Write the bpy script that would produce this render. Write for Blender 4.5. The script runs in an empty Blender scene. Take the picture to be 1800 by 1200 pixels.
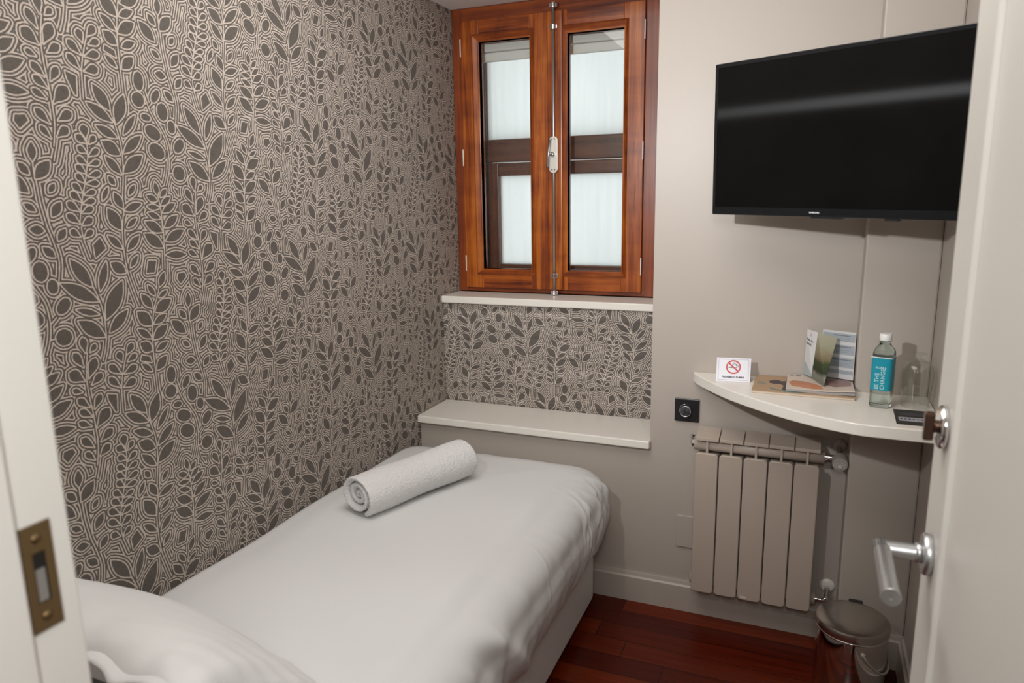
import bpy, bmesh, math, random
import numpy as np
from mathutils import Vector, Matrix
random.seed(4)
PI = math.pi
SC = bpy.context.scene
COL = SC.collection

# ------------------------------------------------------------------ camera, world, lights, exposure
cam_d = bpy.data.cameras.new('camera')
cam = bpy.data.objects.new('camera', cam_d)
COL.objects.link(cam)
SC.camera = cam
cam_d.sensor_fit = 'HORIZONTAL'
cam_d.sensor_width = 36.0
cam_d.lens = 1261.76 / 1800 * 36.0
cam_d.clip_start = 0.02
yaw, pit, rol = (math.radians(a) for a in (-22.643, -11.313, -0.951))
fw = Vector((math.sin(yaw) * math.cos(pit), math.cos(yaw) * math.cos(pit), math.sin(pit)))
r0 = Vector((math.cos(yaw), -math.sin(yaw), 0))
u0 = r0.cross(fw)
rt = math.cos(rol) * r0 + math.sin(rol) * u0
up = -math.sin(rol) * r0 + math.cos(rol) * u0
cam.matrix_world = Matrix(((rt.x, up.x, -fw.x, 1.461), (rt.y, up.y, -fw.y, -2.5), (rt.z, up.z, -fw.z, 1.524), (0, 0, 0, 1)))
cam_d.dof.use_dof = True
cam_d.dof.focus_distance = 2.35
cam_d.dof.aperture_fstop = 5.0

world = bpy.data.worlds.new('overcast_sky')
SC.world = world
world.use_nodes = True
world.node_tree.nodes['Background'].inputs[0].default_value = (0.985, 0.995, 1.0, 1)
world.node_tree.nodes['Background'].inputs[1].default_value = 1.2

def area(name, loc, tgt, sx, sy, power, col):
    d = bpy.data.lights.new(name, 'AREA'); d.shape = 'RECTANGLE'; d.size = sx; d.size_y = sy; d.energy = power; d.color = col
    o = bpy.data.objects.new(name, d); COL.objects.link(o); o.location = loc
    o.rotation_euler = (Vector(tgt) - Vector(loc)).to_track_quat('-Z', 'Y').to_euler()
    return o
area('ceiling_light', (0.80, -1.3, 2.47), (0.80, -1.25, 0), 1.1, 1.3, 18.5, (1.0, 0.965, 0.92))
area('corridor_light', (1.50, -2.80, 1.95), (0.95, -2.2, 1.35), 0.3, 0.4, 12, (1.0, 0.985, 0.96))
fl_d = bpy.data.lights.new('flash_light', 'SPOT')
fl_d.energy = 92; fl_d.color = (0.985, 0.99, 1.0); fl_d.shadow_soft_size = 0.026
fl_d.spot_size = math.radians(106); fl_d.spot_blend = 1.0
fl = bpy.data.objects.new('flash_light', fl_d); COL.objects.link(fl)
fl.location = (0.74, -2.02, 1.80)
fl.rotation_euler = (Vector((1.0, 0, 2.0)) - fl.location).to_track_quat('-Z', 'Y').to_euler()

vs = SC.view_settings
vs.view_transform = 'Standard'; vs.look = 'None'; vs.exposure = 0.0; vs.gamma = 1.0; vs.use_curve_mapping = False
SC.cycles.use_denoising = True
SC.cycles.max_bounces = 12; SC.cycles.transparent_max_bounces = 16
SC.cycles.sample_clamp_indirect = 6.0
SC.cycles.caustics_reflective = False; SC.cycles.caustics_refractive = False

# ------------------------------------------------------------------ material helpers
def srgb(r, g, b):
    f = lambda c: (c / 255 / 12.92) if c / 255 <= 0.04045 else ((c / 255 + 0.055) / 1.055) ** 2.4
    return (f(r), f(g), f(b), 1)
class NT:
    def __init__(s, name):
        s.m = bpy.data.materials.new(name); s.m.use_nodes = True
        s.t = s.m.node_tree; s.n = s.t.nodes; s.b = s.n['Principled BSDF']
    def node(s, kind, **kw):
        o = s.n.new(kind)
        for k, v in kw.items(): setattr(o, k, v)
        return o
    def link(s, a, b): s.t.links.new(a, b)
    def math(s, op, a, b=None, c=None):
        o = s.n.new('ShaderNodeMath'); o.operation = op
        for i, v in enumerate((a, b, c)):
            if v is None: continue
            if hasattr(v, 'is_output'): s.link(v, o.inputs[i])
            else: o.inputs[i].default_value = v
        return o.outputs[0]
    def ramp(s, fac, stops, interp='LINEAR'):
        o = s.n.new('ShaderNodeValToRGB'); o.color_ramp.interpolation = interp
        e = o.color_ramp.elements
        while len(e) < len(stops): e.new(0.5)
        for i, (p, c) in enumerate(stops): e[i].position = p; e[i].color = c
        s.link(fac, o.inputs[0]); return o.outputs[0]
    def coords(s, out='Object', scale=(1, 1, 1), loc=(0, 0, 0)):
        tc = s.n.new('ShaderNodeTexCoord'); mp = s.n.new('ShaderNodeMapping')
        mp.inputs['Scale'].default_value = scale; mp.inputs['Location'].default_value = loc
        s.link(tc.outputs[out], mp.inputs[0]); return mp.outputs[0]
    def noise(s, vec, scale, detail=3, rough=0.55, dist=0.0):
        o = s.n.new('ShaderNodeTexNoise'); s.link(vec, o.inputs['Vector'])
        o.inputs['Scale'].default_value = scale; o.inputs['Detail'].default_value = detail
        o.inputs['Roughness'].default_value = rough; o.inputs['Distortion'].default_value = dist
        return o.outputs[0]
    def bump(s, h, strength, dist):
        o = s.n.new('ShaderNodeBump'); o.inputs['Strength'].default_value = strength; o.inputs['Distance'].default_value = dist
        s.link(h, o.inputs['Height']); s.link(o.outputs[0], s.b.inputs['Normal'])
    def set(s, **kw):
        for k, v in kw.items(): s.b.inputs[k.replace('_', ' ')].default_value = v
def paint(name, col, rough=0.5, var=0.04, bump=0.0, bscale=300, spec=0.5, metal=0.0):
    t = NT(name); v = t.coords()
    n = t.noise(v, 3.0, 4)
    c2 = tuple(c * (1 - var) for c in col[:3]) + (1,)
    c3 = tuple(min(1, c * (1 + var)) for c in col[:3]) + (1,)
    t.link(t.ramp(n, [(0.3, c2), (0.7, c3)]), t.b.inputs['Base Color'])
    t.set(Roughness=rough, Metallic=metal); t.b.inputs['Specular IOR Level'].default_value = spec
    if bump: t.bump(t.noise(v, bscale, 2), bump, 0.002)
    return t.m
def wood(name, ax, dark, mid, light, rough=0.28, coat=0.4):
    t = NT(name)
    sc = [14, 14, 14]; sc[ax] = 0.8
    v = t.coords('Object', tuple(sc))
    n1 = t.noise(v, 2.2, 6, 0.62, 0.6)
    sc2 = [120, 120, 120]; sc2[ax] = 4
    n2 = t.noise(t.coords('Object', tuple(sc2)), 1.0, 3, 0.5)
    sc3 = [3, 3, 3]; sc3[ax] = 9
    n3 = t.noise(t.coords('Object', tuple(sc3)), 1.0, 3, 0.5, 1.0)
    f = t.math('ADD', t.math('MULTIPLY', n1, 0.6), t.math('ADD', t.math('MULTIPLY', n2, 0.2), t.math('MULTIPLY', n3, 0.2)))
    t.link(t.ramp(f, [(0.38, dark), (0.49, mid), (0.60, light)]), t.b.inputs['Base Color'])
    t.set(Roughness=rough); t.b.inputs['Coat Weight'].default_value = coat; t.b.inputs['Coat Roughness'].default_value = 0.18
    t.bump(n2, 0.12, 0.001)
    return t.m
def plain(name, col, rough=0.5, metal=0.0, spec=0.5, var=0.03):
    return paint(name, col, rough, var, 0, 300, spec, metal)
def glassy(name, col, ior=1.45, rough=0.0):
    t = NT(name); t.set(Roughness=rough, IOR=ior); t.b.inputs['Transmission Weight'].default_value = 1.0
    n = t.noise(t.coords(), 4, 2)
    c2 = tuple(c * 0.97 for c in col[:3]) + (1,)
    t.link(t.ramp(n, [(0.3, c2), (0.7, col)]), t.b.inputs['Base Color'])
    return t.m

# ------------------------------------------------------------------ mesh helpers
def BM(): return bmesh.new()
def box(bm, x0, x1, y0, y1, z0, z1):
    v = [bm.verts.new(p) for p in ((x0, y0, z0), (x1, y0, z0), (x1, y1, z0), (x0, y1, z0), (x0, y0, z1), (x1, y0, z1), (x1, y1, z1), (x0, y1, z1))]
    for f in ((0, 3, 2, 1), (4, 5, 6, 7), (0, 1, 5, 4), (1, 2, 6, 5), (2, 3, 7, 6), (3, 0, 4, 7)): bm.faces.new([v[i] for i in f])
    return bm
def prism(bm, pts, z0, z1):
    """closed polygon pts (x, y) extruded in z"""
    a = [bm.verts.new((x, y, z0)) for x, y in pts]; b = [bm.verts.new((x, y, z1)) for x, y in pts]
    n = len(pts)
    bm.faces.new(a[::-1]); bm.faces.new(b)
    for i in range(n): bm.faces.new((a[i], a[(i + 1) % n], b[(i + 1) % n], b[i]))
    return bm
def basis(d):
    d = Vector(d).normalized(); a = Vector((0, 0, 1)) if abs(d.z) < 0.9 else Vector((1, 0, 0))
    s = d.cross(a).normalized(); return s, s.cross(d).normalized(), d
def lathe(bm, prof, org=(0, 0, 0), axis=(0, 0, 1), seg=32, caps=True):
    """profile of (radius, height) turned about an axis"""
    s, t, d = basis(axis); o = Vector(org); rings = []
    for r, h in prof:
        rings.append([bm.verts.new(o + d * h + (s * math.cos(2 * PI * k / seg) + t * math.sin(2 * PI * k / seg)) * max(r, 1e-5)) for k in range(seg)])
    for a, b in zip(rings, rings[1:]):
        for k in range(seg): bm.faces.new((a[k], a[(k + 1) % seg], b[(k + 1) % seg], b[k]))
    if caps:
        bm.faces.new(rings[0][::-1]); bm.faces.new(rings[-1])
    return bm
def tube(bm, pts, r, seg=12, closed=False):
    P = [Vector(p) for p in pts]; rings = []; n = len(P)
    ref = None
    for i, p in enumerate(P):
        a = P[i - 1] if (i > 0 or closed) else p
        b = P[(i + 1) % n] if (i < n - 1 or closed) else p
        d1 = (p - a).normalized() if (p - a).length else (b - p).normalized()
        d2 = (b - p).normalized() if (b - p).length else d1
        d = (d1 + d2).normalized()
        if ref is None: ref = basis(d)[0]
        s = (ref - d * ref.dot(d)).normalized(); t = d.cross(s); ref = s
        # mitre: keep the section circular about each leg
        cosh = max(0.3, d.dot(d1))
        bend = (d2 - d1)
        ring = []
        for k in range(seg):
            off = (s * math.cos(2 * PI * k / seg) + t * math.sin(2 * PI * k / seg)) * r
            if bend.length > 1e-4:
                bn = bend.normalized(); off = off + bn * off.dot(bn) * (1 / cosh - 1)
            ring.append(bm.verts.new(p + off))
        rings.append(ring)
    m = n if closed else n - 1
    for i in range(m):
        a, b = rings[i], rings[(i + 1) % n]
        for k in range(seg): bm.faces.new((a[k], a[(k + 1) % seg], b[(k + 1) % seg], b[k]))
    if not closed:
        bm.faces.new(rings[0][::-1]); bm.faces.new(rings[-1])
    return bm
def grid_surface(bm, rows, close_u=False):
    V = [[bm.verts.new(p) for p in r] for r in rows]
    for a, b in zip(V, V[1:]):
        n = len(a)
        for k in range(n if close_u else n - 1): bm.faces.new((a[k], a[(k + 1) % n], b[(k + 1) % n], b[k]))
    return V
def rrect(x0, x1, y0, y1, r, n=5):
    out = []
    for cx, cy, a in ((x1 - r, y1 - r, 0), (x0 + r, y1 - r, 90), (x0 + r, y0 + r, 180), (x1 - r, y0 + r, 270)):
        for k in range(n + 1):
            t = math.radians(a + 90 * k / n); out.append((cx + r * math.cos(t), cy + r * math.sin(t)))
    return out
def world_loc(o):
    v = Vector((0, 0, 0))
    while o is not None: v += o.location; o = o.parent
    return v
def obj(name, bm, mat, parent=None, smooth=False, bevel=0.0, local=False, kind=None, label=None, seg=2):
    bmesh.ops.recalc_face_normals(bm, faces=bm.faces)
    me = bpy.data.meshes.new(name)
    if parent is not None and not local:
        off = world_loc(parent)
        for v in bm.verts: v.co -= off
    bm.to_mesh(me); bm.free()
    o = bpy.data.objects.new(name, me); COL.objects.link(o)
    if mat is not None: me.materials.append(mat)
    if parent is not None: o.parent = parent
    if smooth:
        for p in me.polygons: p.use_smooth = True
    if bevel:
        md = o.modifiers.new('bevel', 'BEVEL'); md.width = bevel; md.segments = seg; md.limit_method = 'ANGLE'; md.angle_limit = math.radians(40)
    if kind: o['kind'] = kind
    if label: o['label'] = label
    return o
def sharp(o, deg=35):
    me = o.data
    b = bmesh.new(); b.from_mesh(me)
    for e in b.edges:
        if len(e.link_faces) == 2 and e.calc_face_angle(0) > math.radians(deg): e.smooth = False
    for f in b.faces: f.smooth = True
    b.to_mesh(me); b.free(); return o
def tag(o, label, cat, group=None):
    o['label'] = label; o['category'] = cat
    if group: o['group'] = group
    return o
def thing(name, label, cat, loc=(0, 0, 0), rotz=0.0, group=None):
    o = bpy.data.objects.new(name, None); COL.objects.link(o); o.empty_display_size = 0.05
    o.location = loc; o.rotation_euler = (0, 0, rotz)
    return tag(o, label, cat, group)
def struct(name, bm, mat, parent=None, **kw):
    return obj(name, bm, mat, parent, kind='structure' if parent is None else None, **kw)
def text_bm(s, size, align='CENTER', bold=0.0, extrude=0.0002, spacing=1.0):
    c = bpy.data.curves.new('lettering', 'FONT'); c.body = s; c.size = size; c.align_x = align; c.align_y = 'CENTER'
    c.offset = bold; c.extrude = extrude; c.space_character = spacing; c.resolution_u = 3
    o = bpy.data.objects.new('lettering', c); COL.objects.link(o)
    dg = bpy.context.evaluated_depsgraph_get(); me = bpy.data.meshes.new_from_object(o.evaluated_get(dg))
    b = bmesh.new(); b.from_mesh(me)
    bpy.data.objects.remove(o); bpy.data.curves.remove(c); bpy.data.meshes.remove(me)
    return b
def xf(bm, M):
    for v in bm.verts: v.co = M @ v.co
    return bm
def frame_M(o, ex, ey):
    """matrix taking local x, y, z onto ex, ey and their cross product at point o"""
    ex = Vector(ex).normalized(); ey = Vector(ey).normalized(); ez = ex.cross(ey)
    return Matrix(((ex.x, ey.x, ez.x, o[0]), (ex.y, ey.y, ez.y, o[1]), (ex.z, ey.z, ez.z, o[2]), (0, 0, 0, 1)))

# wallpaper drawing in mm on the wall: kind, base, tip, width
LEAVES = [['o',-1367,1664,-1370,1692,19],['o',-1368,1654,-1390,1669,16],['o',-1361,1653,-1345,1670,13],['o',-1369,1633,-1390,1645,14],['o',-1365,1627,-1340,1642,13],['o',-1372,1609,-1395,1623,14],['o',-1368,1608,-1341,1616,12],['o',-1378,1590,-1399,1606,14],['o',-1373,1584,-1342,1592,13],['o',-1383,1570,-1401,1588,14],['o',-1379,1568,-1349,1570,12],['o',-1392,1549,-1412,1568,14],['o',-1387,1545,-1360,1552,11],['o',-1397,1530,-1419,1550,15],['o',-1394,1526,-1364,1533,12],['o',-1404,1510,-1430,1529,16],['o',-1398,1506,-1371,1517,13],['o',-1407,1484,-1434,1504,16],['o',-1402,1480,-1376,1494,15],['o',-1410,1456,-1431,1470,15],['o',-1401,1453,-1379,1468,13],['p',-1300,1728,-1336,1780,26],['p',-1298,1704,-1356,1740,22],['p',-1288,1701,-1260,1766,28],['p',-1290,1670,-1340,1693,19],['p',-1272,1678,-1236,1724,15],['p',-1287,1633,-1330,1661,28],['p',-1277,1637,-1226,1679,21],['p',-1291,1590,-1326,1629,19],['p',-1283,1594,-1228,1634,28],['p',-1277,1543,-1258,1567,12],['p',-1324,1585,-1310,1566,14],['p',-1297,1514,-1315,1550,19],['p',-1292,1509,-1245,1524,17],['p',-1346,1532,-1328,1562,11],['p',-1308,1466,-1336,1515,29],['p',-1291,1471,-1263,1491,12],['p',-1311,1424,-1344,1455,16],['p',-1297,1419,-1261,1451,17],['p',-1309,1368,-1345,1394,25],['p',-1295,1379,-1272,1405,12],['p',-1398,1346,-1441,1410,27],['p',-1380,1334,-1356,1398,18],['p',-1387,1312,-1469,1361,28],['p',-1374,1269,-1321,1351,35],['p',-1390,1283,-1442,1301,13],['p',-1382,1231,-1441,1276,29],['p',-1369,1238,-1316,1283,24],['e',-1231,1774,-1213,1746,33],['e',-1183,1759,-1162,1787,18],['e',-1157,1759,-1156,1718,30],['e',-1219,1723,-1193,1720,15],['e',-1135,1720,-1134,1690,22],['e',-1211,1698,-1170,1678,30],['e',-1205,1657,-1165,1634,34],['e',-1130,1647,-1104,1676,25],['e',-1143,1600,-1108,1591,34],['e',-1214,1125,-1217,1083,26],['p',-1492,1612,-1489,1649,17],['p',-1491,1577,-1456,1613,25],['p',-1503,1585,-1522,1608,16],['p',-1466,1550,-1452,1567,12],['p',-1467,1500,-1444,1530,19],['p',-1500,1512,-1522,1528,13],['p',-1157,1200,-1197,1238,26],['p',-1488,1472,-1518,1477,18],['p',-1461,1451,-1441,1474,16],['p',-1473,1417,-1496,1439,17],['p',-1220,1326,-1202,1359,16],['p',-1237,1306,-1254,1333,13],['p',-1226,1300,-1199,1314,11],['p',-1248,1277,-1275,1314,20],['p',-1241,1266,-1191,1291,28],['p',-1255,1236,-1292,1274,30],['p',-1248,1238,-1210,1256,17],['p',-1261,1205,-1296,1233,17],['p',-1255,1201,-1210,1230,25],['p',-1262,1175,-1293,1199,25],['p',-1250,1172,-1214,1188,16],['p',-1269,1125,-1296,1149,13],['p',-1255,1125,-1223,1154,23],['p',-1197,1544,-1201,1574,14],['p',-1189,1539,-1169,1558,13],['p',-1200,1530,-1229,1542,15],['p',-1190,1519,-1161,1539,13],['p',-1196,1513,-1231,1517,12],['p',-1187,1502,-1148,1523,17],['p',-1196,1488,-1231,1502,14],['p',-1186,1466,-1144,1494,20],['p',-1194,1456,-1242,1482,23],['p',-1187,1433,-1129,1457,24],['p',-1197,1419,-1247,1454,27],['p',-1191,1400,-1129,1396,18],['o',-1434,1204,-1437,1239,17],['o',-1423,1204,-1407,1218,12],['o',-1443,1174,-1462,1209,17],['o',-1434,1147,-1412,1188,22],['o',-1445,1143,-1477,1169,25],['o',-1429,1131,-1401,1150,17],['o',-1454,1120,-1475,1129,11],['o',-1442,1083,-1467,1107,16],['o',-1430,1076,-1411,1105,16],['o',-1439,1060,-1466,1081,15],['o',-1430,1032,-1395,1068,27],['o',-1444,1039,-1472,1055,13],['o',-1425,998,-1393,1018,19],['o',-1444,990,-1471,1018,17],['o',-1432,965,-1405,985,18],['o',-1446,961,-1466,984,13],['o',-1334,1180,-1313,1203,16],['o',-1347,1165,-1355,1190,17],['o',-1333,1163,-1307,1175,14],['o',-1354,1139,-1382,1164,17],['o',-1345,1137,-1310,1148,17],['o',-1360,1108,-1386,1136,16],['o',-1351,1106,-1317,1116,19]]
SEEDS = [[[-1514,1699],[-1494,1701],[-1489,1690],[-1508,1674],[-1517,1687]],[[-1244,1390],[-1222,1388],[-1231,1361],[-1253,1362]],[[-1382,1437],[-1364,1451],[-1353,1427],[-1380,1408]],[[-1393,1086],[-1395,1100],[-1372,1093],[-1376,1054],[-1380,1055]],[[-1293,1169],[-1271,1161],[-1268,1147],[-1297,1158]]]
STEMS = [[[-1366,1664],[-1367,1637],[-1371,1612],[-1379,1581],[-1389,1551],[-1400,1514],[-1406,1489]],[[-1405,1476],[-1403,1451],[-1392,1409]],[[-1306,1749],[-1296,1715],[-1288,1687],[-1282,1654],[-1282,1617],[-1287,1578],[-1294,1538],[-1296,1498]],[[-1298,1498],[-1306,1456],[-1307,1402],[-1303,1363],[-1292,1320],[-1283,1288]],[[-1400,1355],[-1395,1344],[-1383,1308],[-1378,1272],[-1379,1234],[-1381,1221]],[[-1381,1221],[-1386,1201],[-1395,1178]],[[-1205,1779],[-1191,1735],[-1169,1699],[-1155,1670],[-1151,1631],[-1156,1597],[-1168,1566]],[[-1215,1079],[-1202,1054]],[[-1150,1628],[-1136,1640]],[[-1155,1595],[-1145,1596]],[[-1192,1748],[-1183,1757]],[[-1492,1610],[-1492,1589],[-1490,1570],[-1489,1539],[-1486,1515],[-1481,1482]],[[-1481,1482],[-1471,1445],[-1465,1407],[-1473,1361]],[[-1222,1326],[-1230,1304],[-1244,1274],[-1252,1240],[-1257,1212]],[[-1257,1212],[-1260,1166],[-1260,1113],[-1260,1065]],[[-1197,1544],[-1194,1526],[-1192,1501],[-1193,1467]],[[-1192,1484],[-1191,1461],[-1194,1421],[-1199,1366]],[[-1430,1203],[-1436,1176],[-1440,1142],[-1439,1104],[-1436,1075],[-1434,1042],[-1433,1008],[-1435,981],[-1442,946]],[[-1429,1672],[-1435,1648],[-1446,1614]],[[-1334,1182],[-1344,1155],[-1352,1129],[-1358,1099],[-1361,1047]]]
# ------------------------------------------------------------------ materials
M = {}
M['wall'] = paint('wall_paint', (0.45, 0.40, 0.353, 1), 0.42, 0.015, 0.05, 220)
M['white'] = paint('white_lacquer', (0.80, 0.765, 0.70, 1), 0.28, 0.015)
M['door'] = paint('door_lacquer', (0.80, 0.78, 0.735, 1), 0.45, 0.015)
M['soffitw'] = paint('soffit_paint', (0.80, 0.76, 0.73, 1), 0.6, 0.01)
M['ceiling'] = paint('ceiling_paint', (0.78, 0.75, 0.71, 1), 0.7, 0.01)
M['soffit'] = M['wall']
M['base'] = paint('bed_base_vinyl', (0.72, 0.75, 0.74, 1), 0.35, 0.01)
M['radiator'] = paint('radiator_enamel', (0.46, 0.385, 0.325, 1), 0.42, 0.02)
M['black'] = plain('black_plastic', (0.012, 0.012, 0.013, 1), 0.32)
M['bezel'] = plain('gloss_black', (0.006, 0.007, 0.009, 1), 0.12)
M['chrome'] = plain('chrome', (0.72, 0.72, 0.72, 1), 0.10, 1.0)
M['steel'] = plain('satin_steel', (0.60, 0.61, 0.62, 1), 0.36, 1.0)
M['binsteel'] = plain('mirror_steel', (0.58, 0.54, 0.52, 1), 0.07, 1.0)
M['lidsteel'] = plain('brushed_steel', (0.52, 0.48, 0.44, 1), 0.24, 1.0)
M['brass'] = plain('aged_brass', (0.30, 0.21, 0.11, 1), 0.38, 1.0)
M['dark'] = plain('dark_void', (0.01, 0.008, 0.007, 1), 0.7)
M['paper'] = plain('white_paper', (0.80, 0.79, 0.80, 1), 0.6)
M['greyplastic'] = plain('grey_plastic', (0.33, 0.30, 0.27, 1), 0.45)
M['whiteplastic'] = plain('white_plastic', (0.78, 0.78, 0.77, 1), 0.4)
M['wood_v'] = wood('sash_wood_upright', 2, (0.085, 0.013, 0.003, 1), (0.27, 0.056, 0.006, 1), (0.45, 0.125, 0.014, 1), 0.3, 0.10)
M['wood_h'] = wood('sash_wood_level', 0, (0.080, 0.012, 0.003, 1), (0.24, 0.048, 0.006, 1), (0.40, 0.105, 0.012, 1), 0.3, 0.10)
M['frame_v'] = wood('frame_wood_upright', 2, (0.08, 0.014, 0.004, 1), (0.17, 0.032, 0.007, 1), (0.26, 0.055, 0.010, 1), 0.34, 0.1)
M['frame_h'] = wood('frame_wood_level', 0, (0.08, 0.014, 0.004, 1), (0.17, 0.032, 0.007, 1), (0.26, 0.055, 0.010, 1), 0.34, 0.1)
M['outer_v'] = wood('outer_wood_upright', 2, (0.05, 0.014, 0.007, 1), (0.10, 0.030, 0.014, 1), (0.15, 0.046, 0.020, 1), 0.4, 0.1)
M['outer_h'] = wood('outer_wood_level', 0, (0.05, 0.014, 0.007, 1), (0.10, 0.030, 0.014, 1), (0.15, 0.046, 0.020, 1), 0.4, 0.1)

# dark red plank floor, boards laid along x
t = NT('plank_floor')
v = t.coords('Object')
sx = t.node('ShaderNodeSeparateXYZ'); t.link(v, sx.inputs[0])
row = t.math('DIVIDE', sx.outputs[1], 0.092)
idx = t.math('FLOOR', row)
wn = t.node('ShaderNodeTexWhiteNoise', noise_dimensions='1D'); t.link(idx, wn.inputs['W'])
xs = t.math('ADD', t.math('DIVIDE', sx.outputs[0], 1.1), t.math('MULTIPLY', wn.outputs['Value'], 7.3))
wn2 = t.node('ShaderNodeTexWhiteNoise', noise_dimensions='2D')
cb = t.node('ShaderNodeCombineXYZ'); t.link(idx, cb.inputs[0]); t.link(t.math('FLOOR', xs), cb.inputs[1]); t.link(cb.outputs[0], wn2.inputs['Vector'])
gr = t.noise(t.coords('Object', (1.6, 34, 34)), 2.0, 5, 0.6, 0.3)
f = t.math('ADD', t.math('MULTIPLY', gr, 0.55), t.math('MULTIPLY', wn2.outputs['Value'], 0.45))
colr = t.ramp(f, [(0.2, (0.028, 0.0022, 0.0007, 1)), (0.5, (0.085, 0.0080, 0.0016, 1)), (0.8, (0.16, 0.022, 0.0035, 1))])
ed = t.math('MINIMUM', t.math('PINGPONG', row, 0.5), t.math('MULTIPLY', t.math('PINGPONG', xs, 0.5), 12))
gap = t.math('GREATER_THAN', ed, 0.014)
mx = t.node('ShaderNodeMix', data_type='RGBA'); t.link(gap, mx.inputs['Factor']); mx.inputs[6].default_value = (0.008, 0.002, 0.001, 1); t.link(colr, mx.inputs[7])
t.link(mx.outputs[2], t.b.inputs['Base Color'])
t.set(Roughness=0.30); t.b.inputs['Specular IOR Level'].default_value = 0.22; t.b.inputs['Coat Weight'].default_value = 0.0; t.b.inputs['Coat Roughness'].default_value = 0.12
t.bump(gap, 0.25, 0.001)
M['floor'] = t.m

# white bed linen: fine weave
def linen(name, col, rough, bscale, bstr, fuzz=0.0):
    t = NT(name); v = t.coords()
    n = t.noise(v, 2.0, 3)
    t.link(t.ramp(n, [(0.3, tuple(c * 0.98 for c in col[:3]) + (1,)), (0.7, col)]), t.b.inputs['Base Color'])
    t.set(Roughness=rough); t.b.inputs['Sheen Weight'].default_value = fuzz; t.b.inputs['Specular IOR Level'].default_value = 0.25
    t.bump(t.noise(v, bscale, 3, 0.6), bstr, 0.004)
    return t.m
M['sheet'] = linen('white_cotton', (0.69, 0.692, 0.695, 1), 0.75, 5.0, 0.22)
M['pillow'] = linen('white_pillowcase', (0.71, 0.712, 0.715, 1), 0.8, 9.0, 0.3)
M['towel'] = linen('white_terry', (0.80, 0.795, 0.795, 1), 0.95, 260.0, 1.0, 0.3)

# glazing
def clear_pane(name):
    t = NT(name); t.n.remove(t.b)
    tr = t.node('ShaderNodeBsdfTransparent'); tr.inputs[0].default_value = (0.96, 0.98, 0.97, 1)
    gl = t.node('ShaderNodeBsdfGlossy'); gl.inputs['Roughness'].default_value = 0.02
    fr = t.node('ShaderNodeFresnel'); fr.inputs[0].default_value = 1.45
    mxs = t.node('ShaderNodeMixShader'); t.link(fr.outputs[0], mxs.inputs[0]); t.link(tr.outputs[0], mxs.inputs[1]); t.link(gl.outputs[0], mxs.inputs[2])
    t.link(mxs.outputs[0], t.n['Material Output'].inputs['Surface'])
    return t.m
M['pane'] = clear_pane('clear_glass')
t = NT('misted_glass'); t.n.remove(t.b)
tl = t.node('ShaderNodeBsdfTranslucent'); tr = t.node('ShaderNodeBsdfTransparent')
n = t.noise(t.coords('Object', (40, 40, 3)), 1.0, 4)
n2 = t.noise(t.coords('Object', (1, 1, 1)), 260.0, 2)
f = t.math('ADD', t.math('MULTIPLY', n, 0.7), t.math('MULTIPLY', n2, 0.3))
t.link(t.ramp(f, [(0.3, (0.86, 0.88, 0.88, 1)), (0.7, (0.96, 0.97, 0.97, 1))]), tl.inputs[0])
tr.inputs[0].default_value = (0.93, 0.96, 0.96, 1)
mxs = t.node('ShaderNodeMixShader'); mxs.inputs[0].default_value = 0.35
t.link(tl.outputs[0], mxs.inputs[1]); t.link(tr.outputs[0], mxs.inputs[2]); t.link(mxs.outputs[0], t.n['Material Output'].inputs['Surface'])
M['misted'] = t.m

# ------------------------------------------------------------------ printed wallpaper: leaf sprigs ringed by contour lines
TW, TH, PX = 704, 698, 0.8      # repeat in mm (half drop), sample in mm
def leaf_outline(k, bx, by, tx, ty, w):
    n = 11 if k == 'p' else 13
    t = np.linspace(0, 1, n)
    if k == 'p': p = np.sin(PI * t) ** 0.95
    elif k == 'e': p = np.sqrt(np.clip(1 - (2 * t - 1) ** 2, 0, None))
    else:
        p = np.sin(PI * t ** 1.35) ** 0.75 * (0.25 + 0.75 * t ** 0.6); p = p / p.max()
    d = np.array([tx - bx, ty - by], float); nn = np.array([-d[1], d[0]]) / np.hypot(*d)
    a = np.array([bx, by]) + t[:, None] * d
    up_ = a + nn * (p * w / 2)[:, None]; dn = a - nn * (p * w / 2)[:, None]
    return np.concatenate([up_, dn[-2:0:-1]])
NX, NY = int(TW / PX), int(TH / PX)
SDF = np.full((NY, NX), 60.0)
def stamp(poly, closed, off, margin=52.0):
    poly = np.asarray(poly, float)
    lo = poly.min(0) - margin; hi = poly.max(0) + margin
    x0, x1 = int(math.floor(lo[0] / PX)), int(math.ceil(hi[0] / PX)); y0, y1 = int(math.floor(lo[1] / PX)), int(math.ceil(hi[1] / PX))
    X, Y = np.meshgrid((np.arange(x0, x1) + 0.5) * PX, (np.arange(y0, y1) + 0.5) * PX)
    d2 = np.full(X.shape, 1e9); inside = np.zeros(X.shape, bool); n = len(poly)
    for i in range(n if closed else n - 1):
        ax, ay = poly[i]; bx, by = poly[(i + 1) % n]; ex, ey = bx - ax, by - ay
        L2 = ex * ex + ey * ey
        if L2 < 1e-9: continue
        s = np.clip(((X - ax) * ex + (Y - ay) * ey) / L2, 0, 1)
        d2 = np.minimum(d2, (X - ax - s * ex) ** 2 + (Y - ay - s * ey) ** 2)
        if closed and ey != 0:
            c = ((ay > Y) != (by > Y)) & (X < ex * (Y - ay) / ey + ax); inside ^= c
    d = np.sqrt(d2)
    if closed: d = np.where(inside, -d, d)
    d = d + off
    iy = np.arange(y0, y1) % NY; ix = np.arange(x0, x1) % NX
    sub = SDF[np.ix_(iy, ix)]
    SDF[np.ix_(iy, ix)] = np.minimum(sub, d)
PERIOD = 6.7
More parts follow.
